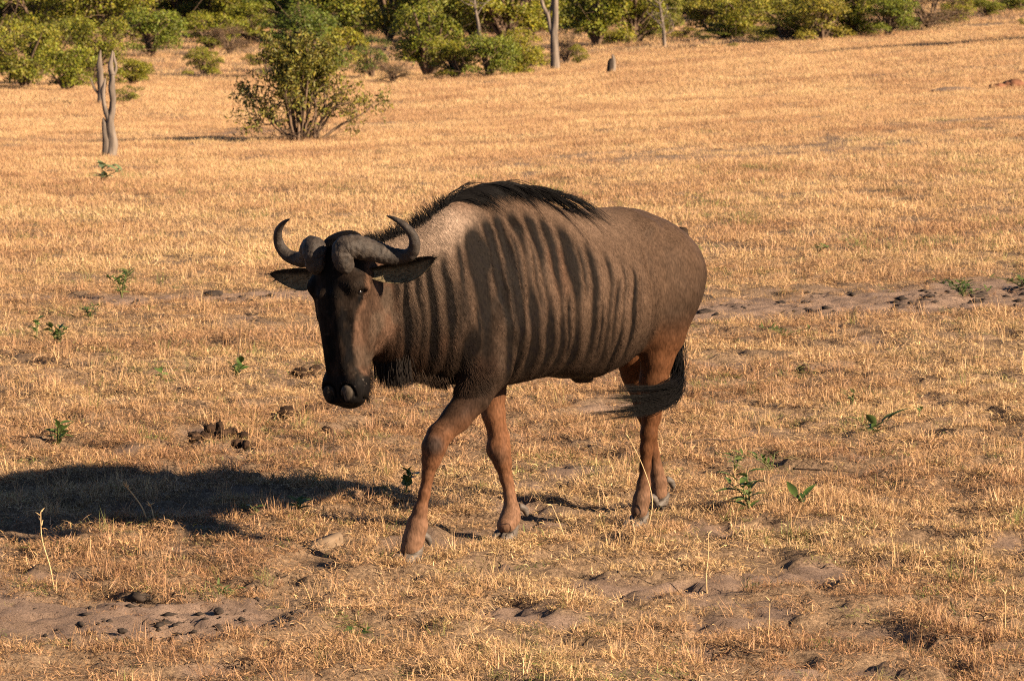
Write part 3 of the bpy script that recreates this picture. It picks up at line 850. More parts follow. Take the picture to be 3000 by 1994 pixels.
# beard and throat fringe
n = 700
R0 = np.stack([rng.uniform(.86, .93, n), .05 + rng.normal(0, .03, n), rng.uniform(.74, .80, n)], 1)
for _ in range(4): R0 = R0 - sdf_grad(R0) * body_sdf(R0)[:, None]
hair('beard', grow(R0, np.array([.05, .05, -1.0]) + rng.normal(0, .12, (n, 3)), rng.uniform(.06, .11, n), 6, np.array([-.05, .02, 0]), .1), .0015, (.012, .009, .007))
n = 2200
x = rng.uniform(.60, .92, n)
R0 = np.stack([x, np.interp(x, TX, TY) + rng.normal(0, .028, n), np.interp(x, TX, TB) + .01], 1)
for _ in range(4): R0 = R0 - sdf_grad(R0) * body_sdf(R0)[:, None]
L = rng.uniform(.03, .065, n)
pt = grow(R0, np.array([-.25, .03, -1.0]) + rng.normal(0, .16, (n, 3)), L, 5, np.array([-.08, 0, 0]), .06)
hair('throat_fringe', pt, .0013, (.022, .014, .009), .6)
# chin tuft
n = 420
R0 = from_head(rng.normal(0, .03, n), rng.uniform(-.13, -.08, n), rng.uniform(.44, .55, n))
for _ in range(4): R0 = R0 - sdf_grad(R0) * body_sdf(R0)[:, None]
hair('chin_hair', grow(R0, HA[None] * .9 - HF[None] * .5 + rng.normal(0, .15, (n, 3)), rng.uniform(.02, .05, n), 5, np.array([0, 0, 0]), .05), .0012, (.02, .013, .009), .5)

# ---- horns
def bump_mat(name, c1, c2, scale, rough, strength, stretch=(1, 1, 1), spec=.35, dist=.004):
    m, nt, b, out = new_mat(name)
    tc = nd(nt, 'ShaderNodeTexCoord'); mp = nd(nt, 'ShaderNodeMapping'); mp.inputs['Scale'].default_value = stretch
    n = nd(nt, 'ShaderNodeTexNoise'); n.inputs['Scale'].default_value = scale; n.inputs['Detail'].default_value = 8; n.inputs['Roughness'].default_value = .65
    n2 = nd(nt, 'ShaderNodeTexVoronoi'); n2.inputs['Scale'].default_value = scale * 1.3
    nt.links.new(tc.outputs['Object'], mp.inputs[0]); nt.links.new(mp.outputs[0], n.inputs['Vector']); nt.links.new(mp.outputs[0], n2.inputs['Vector'])
    r = ramp(nt, [(.32, c1), (.72, c2)]); nt.links.new(n.outputs[0], r.inputs[0]); nt.links.new(r.outputs[0], b.inputs['Base Color'])
    ad = nd(nt, 'ShaderNodeMath', operation='MULTIPLY_ADD'); ad.inputs[1].default_value = .5
    nt.links.new(n2.outputs['Distance'], ad.inputs[0]); nt.links.new(n.outputs[0], ad.inputs[2])
    bp = nd(nt, 'ShaderNodeBump'); bp.inputs['Strength'].default_value = strength; bp.inputs['Distance'].default_value = dist
    nt.links.new(ad.outputs[0], bp.inputs['Height']); nt.links.new(bp.outputs[0], b.inputs['Normal'])
    b.inputs['Roughness'].default_value = rough; b.inputs['Specular IOR Level'].default_value = spec
    return m
M_HORN = bump_mat('grey brown horn', (.016, .013, .011), (.052, .041, .032), 30, .62, 1.0, (1, 1, 1), .18, .007)
M_HOOF = bump_mat('dusty grey hoof', (.045, .036, .028), (.115, .094, .074), 40, .6, .4, (.4, .4, 3))
def spline(P, n):
    P = np.asarray(P, float); m = len(P); out = []
    for u in np.linspace(0, m - 1, n):
        i = min(int(u), m - 2); t = u - i
        p0, p1, p2, p3 = P[max(i - 1, 0)], P[i], P[i + 1], P[min(i + 2, m - 1)]
        out.append(.5 * (2 * p1 + (p2 - p0) * t + (2 * p0 - 5 * p1 + 4 * p2 - p3) * t * t + (3 * p1 - p0 - 3 * p2 + p3) * t ** 3))
    return np.array(out)
HORN = [(.068, -.006, .072, .016), (.068, .002, .058, .034), (.064, .012, .026, .042), (.070, .004, -.012, .046), (.098, -.024, -.012, .046), (.144, -.075, .012, .042), (.193, -.115, .034, .035), (.242, -.140, .041, .0285), (.283, -.138, .027, .025), (.306, -.128, -.004, .022), (.308, -.118, -.038, .0185), (.292, -.105, -.070, .015), (.268, -.098, -.092, .011), (.243, -.092, -.106, .007), (.222, -.088, -.114, .0025)]
for s in (1, -1):
    S = spline(HORN, 150)
    S[:, 0] += s * .020 * (1 - sm(S[:, 0], .08, .25))       # the bosses sit a little off the middle of the tilted head
    V, F = tube(from_head(s * S[:, 0], S[:, 1], S[:, 2]), np.maximum(S[:, 3] * .94, .002), 44)
    # ridged, knobbly boss, smooth towards the tip
    k = np.repeat(np.linspace(0, 1, 150), 44); k = np.concatenate([k, [0, 1]])
    C_ = np.concatenate([np.repeat(from_head(s * S[:, 0], S[:, 1], S[:, 2]), 44, 0), V[-2:]])
    amp = (1 - sm(k, .45, .75))
    q = .022 * amp * np.sin(k * 210 + 6 * vnoise(V * 24, 4)) * sm(k, .12, .25) + .26 * amp * (fbm(V * 42, 6, 4) - .5) - .10 * amp * (1 - sm(np.abs(fbm(V * np.array([38, 38, 60]), 19, 3) - .5), 0, .035))
    V = C_ + (V - C_) * (1 + q)[:, None]
    link('horn', np_mesh('horn', V, F, M_HORN), beest)

# ---- ears: cupped leaves with a thick rim
M_EAR = coat_mat('ear', False, .7)
for s, tip in ((1, (.372, -.150, .052)), (-1, (.392, -.150, .094))):
    nu, nv = 22, 13
    base = np.array([.105, -.105, .095]); tp = np.array(tip)
    V = []
    for layer in (0, 1):
        for i in range(nu):
            u = i / (nu - 1)
            c = base + (tp - base) * u + np.array([0, -.012, .022]) * math.sin(u * math.pi)
            wd = .046 * (math.sin(min(u * 1.25 + .22, 1) * math.pi * .5) * (1 - u ** 3.2) ** .8 + .02)
            for j in range(nv):
                a = (j / (nv - 1) - .5) * 2
                cup = .9 - .55 * u
                ang = a * (1.75 - .8 * u)
                r = wd
                off_t = r * math.sin(ang) / max(math.sin(min(1.75 - .8 * u, 1.57)), .2)
                off_f = -r * cup * (math.cos(ang)) - layer * .006
                V.append((c[0], c[1] + off_f, c[2] + off_t * 1.0))
    V = np.array(V); P = from_head(s * V[:, 0], V[:, 1], V[:, 2])
    Q = []
    n1 = nu * nv
    for i in range(nu - 1):
        for j in range(nv - 1):
            a = i * nv + j
            Q.append((a, a + 1, a + nv + 1, a + nv)); Q.append((n1 + a, n1 + a + nv, n1 + a + nv + 1, n1 + a + 1))
        for j in (0, nv - 1):
            a = i * nv + j
            Q.append((a, a + nv, n1 + a + nv, n1 + a))
    for j in range(nv - 1):
        a = (nu - 1) * nv + j
        Q.append((a, a + 1, n1 + a + 1, n1 + a))
    c = np.zeros((len(V), 3)); c[:n1] = (.135, .105, .060); c[n1:] = (.018, .013, .010)
    jj = np.tile(np.arange(nv), nu * 2) / (nv - 1); uu = np.tile(np.repeat(np.arange(nu), nv), 2) / (nu - 1)
    c[:n1] = mix(c[:n1], np.array([.012, .009, .007]), (1 - sm(jj[:n1], .25, .45)))
    c[:n1] *= (.6 + .8 * fbm(P[:n1] * 60, 3, 2))[:, None]
    c = mix(c, np.array([.02, .014, .010]), sm(uu, .8, .97))
    link('ear', np_mesh('ear', P, np.array(Q), M_EAR, True, c), beest)
    n = 260
    i = rng.integers(0, n1, n); R0 = P[i]
    hd_ = (from_head(s * tp[0], tp[1], tp[2]) - from_head(s * base[0], base[1], base[2])); hd_ /= np.linalg.norm(hd_)
    hair('ear_hair', grow(R0, hd_ + HF * .25 + rng.normal(0, .3, (n, 3)), rng.uniform(.012, .03, n), 4, np.zeros(3), .05, False), .0008, (.05, .04, .024), .5)

# ---- eyes
m_, nt_, b_, o_ = new_mat('dark wet eye'); b_.inputs['Base Color'].default_value = (.008, .006, .005, 1); b_.inputs['Roughness'].default_value = .12
for s in (1, -1):
    bm = bmesh.new(); bmesh.ops.create_uvsphere(bm, u_segments=20, v_segments=12, radius=.0135)
    me = bpy.data.meshes.new('eye'); bm.to_mesh(me); bm.free(); me.materials.append(m_)
    me.polygons.foreach_set('use_smooth', np.ones(len(me.polygons), bool))
    e = link('eye', me, beest); e.location = Vector(from_head(s * .0915, -.052, .155))
    n = 40
    R0 = from_head(s * (.106 + rng.normal(0, .003, n)), -.046 + rng.uniform(-.018, .018, n), .138 + rng.normal(0, .003, n))
    hair('eyelash', grow(R0, s * HL + HF * .3 + HA * .35 + rng.normal(0, .2, (n, 3)), rng.uniform(.012, .02, n), 4, np.zeros(3), .02, False), .0006, (.03, .022, .016))

# ---- hooves: two claws each, and the dew claws behind
def claw_mesh(length=.098, width=.043, height=.062):
    """toe along +x, inner wall flat along y=0, outer side +y"""
    n = 18; lv = [(0, 1.0), (.35, .965), (.75, .90), (1.0, .80)]
    a = np.linspace(0, 2 * np.pi, n, endpoint=False); V = []
    for k, sc in lv:
        for t in a:
            x = math.cos(t); y = math.sin(t)
            X = x * length * .5 * sc
            if x > 0: X *= 1.06
            Y = width * (.5 + .5 * np.sign(y) * abs(y) ** .75) * (1 - .40 * max(x, 0) ** 2)
            Y = width * .5 + (Y - width * .5) * sc
            z = k * height * (.68 - .32 * x if k > .9 else .78 - .16 * x)
            X -= k * length * .26
            V.append((X, Y, z))
    V = np.array(V); Q = []
    for i in range(len(lv) - 1):
        for j in range(n):
            Q.append((i * n + j, i * n + (j + 1) % n, (i + 1) * n + (j + 1) % n, (i + 1) * n + j))
    V = np.concatenate([V, [[0, width * .5, 0], [-length * .26, width * .5, height * .7]]])
    j = np.arange(n); k = (j + 1) % n
    T = np.concatenate([np.stack([np.full(n, len(V) - 2), k, j], 1), np.stack([np.full(n, len(V) - 1), (len(lv) - 1) * n + j, (len(lv) - 1) * n + k], 1)])
    return V, [np.array(Q), T]
FEET = {'near_front': (.822, .044, .000, 6, 1.05), 'far_front': (.228, -.056, -.006, 10, 1.0), 'near_hind': (-.312, .110, .000, 4, .96), 'far_hind': (-.692, -.150, .0, -4, .94)}
for nm, (fx, fy, fz, yaw, sc) in FEET.items():
    for s in (1, -1):
        V, F = claw_mesh()
        V = V * sc; V[:, 1] = (V[:, 1] + .0025) * s
        if s < 0: F = [f_[:, ::-1] for f_ in F]
        ya = math.radians(yaw + s * 5); c_, s_ = math.cos(ya), math.sin(ya)
        V = np.stack([fx + V[:, 0] * c_ - V[:, 1] * s_, fy + V[:, 0] * s_ + V[:, 1] * c_, fz + V[:, 2]], 1)
        link('hoof', np_mesh('hoof', V, F, M_HOOF), beest)
    c = np.array(LEGS[nm]); fet = c[-2] if nm != 'far_front' else c[-3]
    for s in (1, -1):
        p0 = fet[:3] + np.array([-.018, s * .020, .012]); 
        pts = [p0, p0 + np.array([-.022, s * .004, -.008]), p0 + np.array([-.034, s * .007, -.026]), p0 + np.array([-.036, s * .008, -.044])]
        V, F = tube(spline(pts, 8), np.interp(np.linspace(0, 1, 8), [0, .4, .8, 1], [.013, .014, .010, .002]), 12)
        link('dew_claw', np_mesh('dew_claw', V, F, M_HOOF), beest)

# ---- tail: a haired dock behind the rump, the long tassel swung forward across the near hind leg
dock = np.array([(-.68, 0, 1.11), (-.712, -.01, 1.05), (-.720, -.02, .97), (-.705, -.03, .88), (-.675, -.02, .80), (-.635, .005, .74), (-.60, .035, .69)])
S = spline(dock, 30)
V, F = tube(S, np.interp(np.linspace(0, 1, 30), [0, .2, 1], [.030, .022, .012]), 12)
link('tail', np_mesh('tail', V, F, M_COAT, True, np.broadcast_to(np.array([.035, .024, .017]), (len(V), 3))), beest)
n = 1000
u = rng.beta(2.2, 1.0, n)
R0 = spline(dock, 200)[(u * 199).astype(int)] + rng.normal(0, .008, (n, 3))
reach = rng.random(n)
q0 = R0
lock = rng.integers(0, 26, n); lz = rng.uniform(-.085, .070, 26); lx = rng.normal(0, .07, 26)
N1 = lambda a: rng.normal(0, a, n)
q1 = np.stack([-.545 + N1(.010), .115 + N1(.010), .625 + N1(.014)], 1)
q2 = np.stack([-.440 + N1(.012), .205 + N1(.010), .535 + N1(.010) + lz[lock] * .42], 1)
q3 = np.stack([-.26 + N1(.02), .232 + N1(.010), .515 + lz[lock] * .75 + N1(.004)], 1)
q4 = np.stack([-.05 + lx[lock] + N1(.03), .19 + N1(.012), .520 + lz[lock] * 1.0 + N1(.0035)], 1)
k = 14; tt = np.linspace(0, 1, k); lc = rng.uniform(.86, 1.02, 26)
cut = (.68 + (lc[lock] - .68) * reach ** .38)[:, None]
ctrl = np.stack([q0, q1, q2, q3, q4], 1)
pos = np.zeros((n, k, 3))
for m in range(k):
    w_ = tt[m] * cut[:, 0] * 4
    i = np.minimum(w_.astype(int), 3); t = (w_ - i)[:, None]
    g = lambda a: ctrl[np.arange(n), np.clip(a, 0, 4)]
    p0, p1, p2, p3 = g(i - 1), g(i), g(i + 1), g(i + 2)
    pos[:, m] = .5 * (2 * p1 + (p2 - p0) * t + (2 * p0 - 5 * p1 + 4 * p2 - p3) * t * t + (3 * p1 - p0 - 3 * p2 + p3) * t ** 3)
loose = 120
R1 = spline(dock, 200)[rng.integers(120, 199, loose)] + rng.normal(0, .008, (loose, 3))
pl = grow(R1, np.array([.05, .2, -1.0]) + rng.normal(0, .12, (loose, 3)), rng.uniform(.12, .30, loose), k, np.array([.02, .01, 0]), .06, False)
hair('tail_tassel', np.concatenate([pos, pl]), .0010, (.0042, .0036, .0032))
print('animal', round(time.time() - T0, 1))

# ================================================================== bushes and trees
def leaf_mat(name, stops, trans=.25):
    m, nt, b, out = new_mat(name)
    at = nd(nt, 'ShaderNodeAttribute', attribute_name='coat'); oi = nd(nt, 'ShaderNodeObjectInfo')
    r = ramp(nt, stops); nt.links.new(oi.outputs['Random'], r.inputs[0])
    mx = nd(nt, 'ShaderNodeMix', data_type='RGBA', blend_type='MULTIPLY'); mx.inputs['Factor'].default_value = 1
    nt.links.new(r.outputs[0], mx.inputs['A']); nt.links.new(at.outputs['Color'], mx.inputs['B'])
    nt.links.new(mx.outputs['Result'], b.inputs['Base Color'])
    b.inputs['Roughness'].default_value = .5; b.inputs['Specular IOR Level'].default_value = .3
    tr = nd(nt, 'ShaderNodeBsdfTranslucent'); nt.links.new(mx.outputs['Result'], tr.inputs['Color'])
    ms = nd(nt, 'ShaderNodeMixShader'); ms.inputs[0].default_value = trans
    nt.links.new(b.outputs[0], ms.inputs[1]); nt.links.new(tr.outputs[0], ms.inputs[2]); nt.links.new(ms.outputs[0], out.inputs[0])
    return m
M_LEAF = leaf_mat('olive bush leaves', [(0, (.170, .185, .020)), (.35, (.225, .215, .022)), (.65, (.135, .170, .022)), (.85, (.240, .215, .030)), (1, (.105, .140, .022))])
M_LEAF_DRY = leaf_mat('dry brown twigs and leaves', [(0, (.17, .115, .055)), (.5, (.13, .100, .050)), (1, (.19, .105, .045))])
M_LEAF_NEAR = leaf_mat('olive yellow leaves', [(0, (.190, .165, .028)), (1, (.190, .165, .028))])
M_BARK = bump_mat('brown bark', (.075, .050, .033), (.19, .130, .085), 14, .9, .6, (1, 1, .3), .1)
M_DEADWOOD = bump_mat('bleached dead wood', (.065, .052, .042), (.23, .185, .145), 9, .85, .8, (1.5, 1.5, .22), .1, .012)

def leaf_cards(C, N, rg, size, aspect=.55, jitter=.8):
    """rhombic leaves at C, facing roughly along N"""
    n = len(C)
    nn = N + rg.normal(0, jitter, (n, 3)); nn /= np.linalg.norm(nn, axis=1)[:, None] + 1e-9
    t = rg.normal(0, 1, (n, 3)); t -= nn * (t * nn).sum(1)[:, None]; t /= np.linalg.norm(t, axis=1)[:, None] + 1e-9
    bt = np.cross(nn, t); s = size * rg.uniform(.6, 1.4, (n, 1))
    bend = nn * s * .18
    V = np.stack([C - t * s * .5, C + bt * s * .5 * aspect + bend, C + t * s * .5, C - bt * s * .5 * aspect + bend], 1).reshape(-1, 3)
    k = np.arange(n)[:, None] * 4
    return V, np.concatenate([k + np.array([0, 1, 2]), k + np.array([0, 2, 3])], 0)

def bush_meshes(seed, w, h, n_lobes, n_leaf, leaf, low=.0, mat=None, open_=0., twiggy=0.):
    """one crown mesh and one trunk mesh for a bush of unit-ish size, base at the origin"""
    rg = np.random.default_rng(seed)
    tb = MB(); C, N, COLS = [], [], []
    n_st = rg.integers(3, 6)
    lob = []
    for i in range(n_lobes):
        a = rg.uniform(0, 6.283); r = w * .5 * math.sqrt(rg.random()) * .82
        zz = h * (low + (1 - low) * (.10 + .76 * rg.random() ** .9))
        zz *= 1 - .30 * (r / (w * .5)) ** 2
        rad = np.array([w * rg.uniform(.15, .25), w * rg.uniform(.15, .25), h * rg.uniform(.12, .20)])
        lob.append((np.array([r * math.cos(a), r * math.sin(a), zz]), rad))
    stems = []
    for i in range(n_st):
        a = rg.uniform(0, 6.283); rr = w * rg.uniform(.02, .10)
        stems.append(np.array([rr * math.cos(a) * .3, rr * math.sin(a) * .3, 0]))
    for i, (c, rad) in enumerate(lob):
        st = stems[i % n_st]
        midp = st + (c - st) * .5 + np.array([(c - st)[0] * -.12, (c - st)[1] * -.12, h * .08]) + rg.normal(0, .03 * w, 3)
        S = spline([st, midp, c, c + (c - st) * .12], 7)
        V, F = tube(S, np.interp(np.linspace(0, 1, 7), [0, 1], [.020 * h + .012, .006]), 5, False); tb.add(V, F)
        for q in range(3 + int(6 * twiggy)):
            e = c + rg.normal(0, 1, 3) * rad * 1.0
            V, F = tube(spline([S[3 + q % 3], (S[4] + e) / 2 + rg.normal(0, .03, 3), e], 5), np.linspace(.010, .003, 5), 4, False); tb.add(V, F)
        k = int(n_leaf / n_lobes * rg.uniform(.7, 1.3))
        u = rg.normal(0, 1, (k, 3)); u /= np.linalg.norm(u, axis=1)[:, None]
        u[:, 2] = np.where(u[:, 2] < -.25, -u[:, 2] * .6, u[:, 2])
        rr = rg.uniform(.35, 1.08, (k, 1)) ** (1 / 2.2)
        # leaves gather in sprays, so gaps open between them
        sp = rg.normal(0, 1, (14, 3)); sp /= np.linalg.norm(sp, axis=1)[:, None]
        near = (u @ sp.T).max(1)
        keep = rg.random(k) < np.clip((near - .30 - open_) * 2.4, .12, 1)
        P_ = c + u * rad * rr
        P_, u_, rr_ = P_[keep], u[keep], rr[keep]
        P_ = P_ + fbm(P_ * 5 / w, seed + i, 2)[:, None] * .06 * w - .03 * w
        C.append(P_); N.append(u_)
        lv = rg.uniform(.7, 1.2)
        v = lv * rg.uniform(.55, 1.35, (len(P_), 1)); COLS.append(v * np.stack([rg.uniform(.85, 1.25, len(P_)), np.ones(len(P_)), rg.uniform(.6, 1.2, len(P_))], 1))
    C, N, COLS = np.concatenate(C), np.concatenate(N), np.concatenate(COLS)
    ok = C[:, 2] > .04; C, N, COLS = C[ok], N[ok], COLS[ok]
    V, F = leaf_cards(C, N * .8 + np.array([0, 0, .35]), rg, leaf)
    crown = np_mesh('crown', V, F, mat or M_LEAF, False, np.repeat(COLS, 4, 0))
    return crown, tb.mesh('trunk', M_BARK)

B_PROTO = {}
for k in range(6): B_PROTO['round%d' % k] = bush_meshes(500 + k, 2.2, 1.9, 22, 8200, .072, .0)
for k in range(4): B_PROTO['tall%d' % k] = bush_meshes(520 + k, 2.2, 2.9, 26, 9500, .078, .02)
for k in range(3): B_PROTO['open%d' % k] = bush_meshes(540 + k, 2.0, 1.7, 14, 3800, .065, .05, None, .12, .4)
for k in range(3): B_PROTO['twig%d' % k] = bush_meshes(560 + k, 2.0, 1.6, 16, 2200, .05, .05, M_LEAF_DRY, .1, 2.6)
B_SIZE = {'round': (2.2, 1.9), 'tall': (2.2, 2.9), 'open': (2.0, 1.7), 'twig': (2.0, 1.6)}

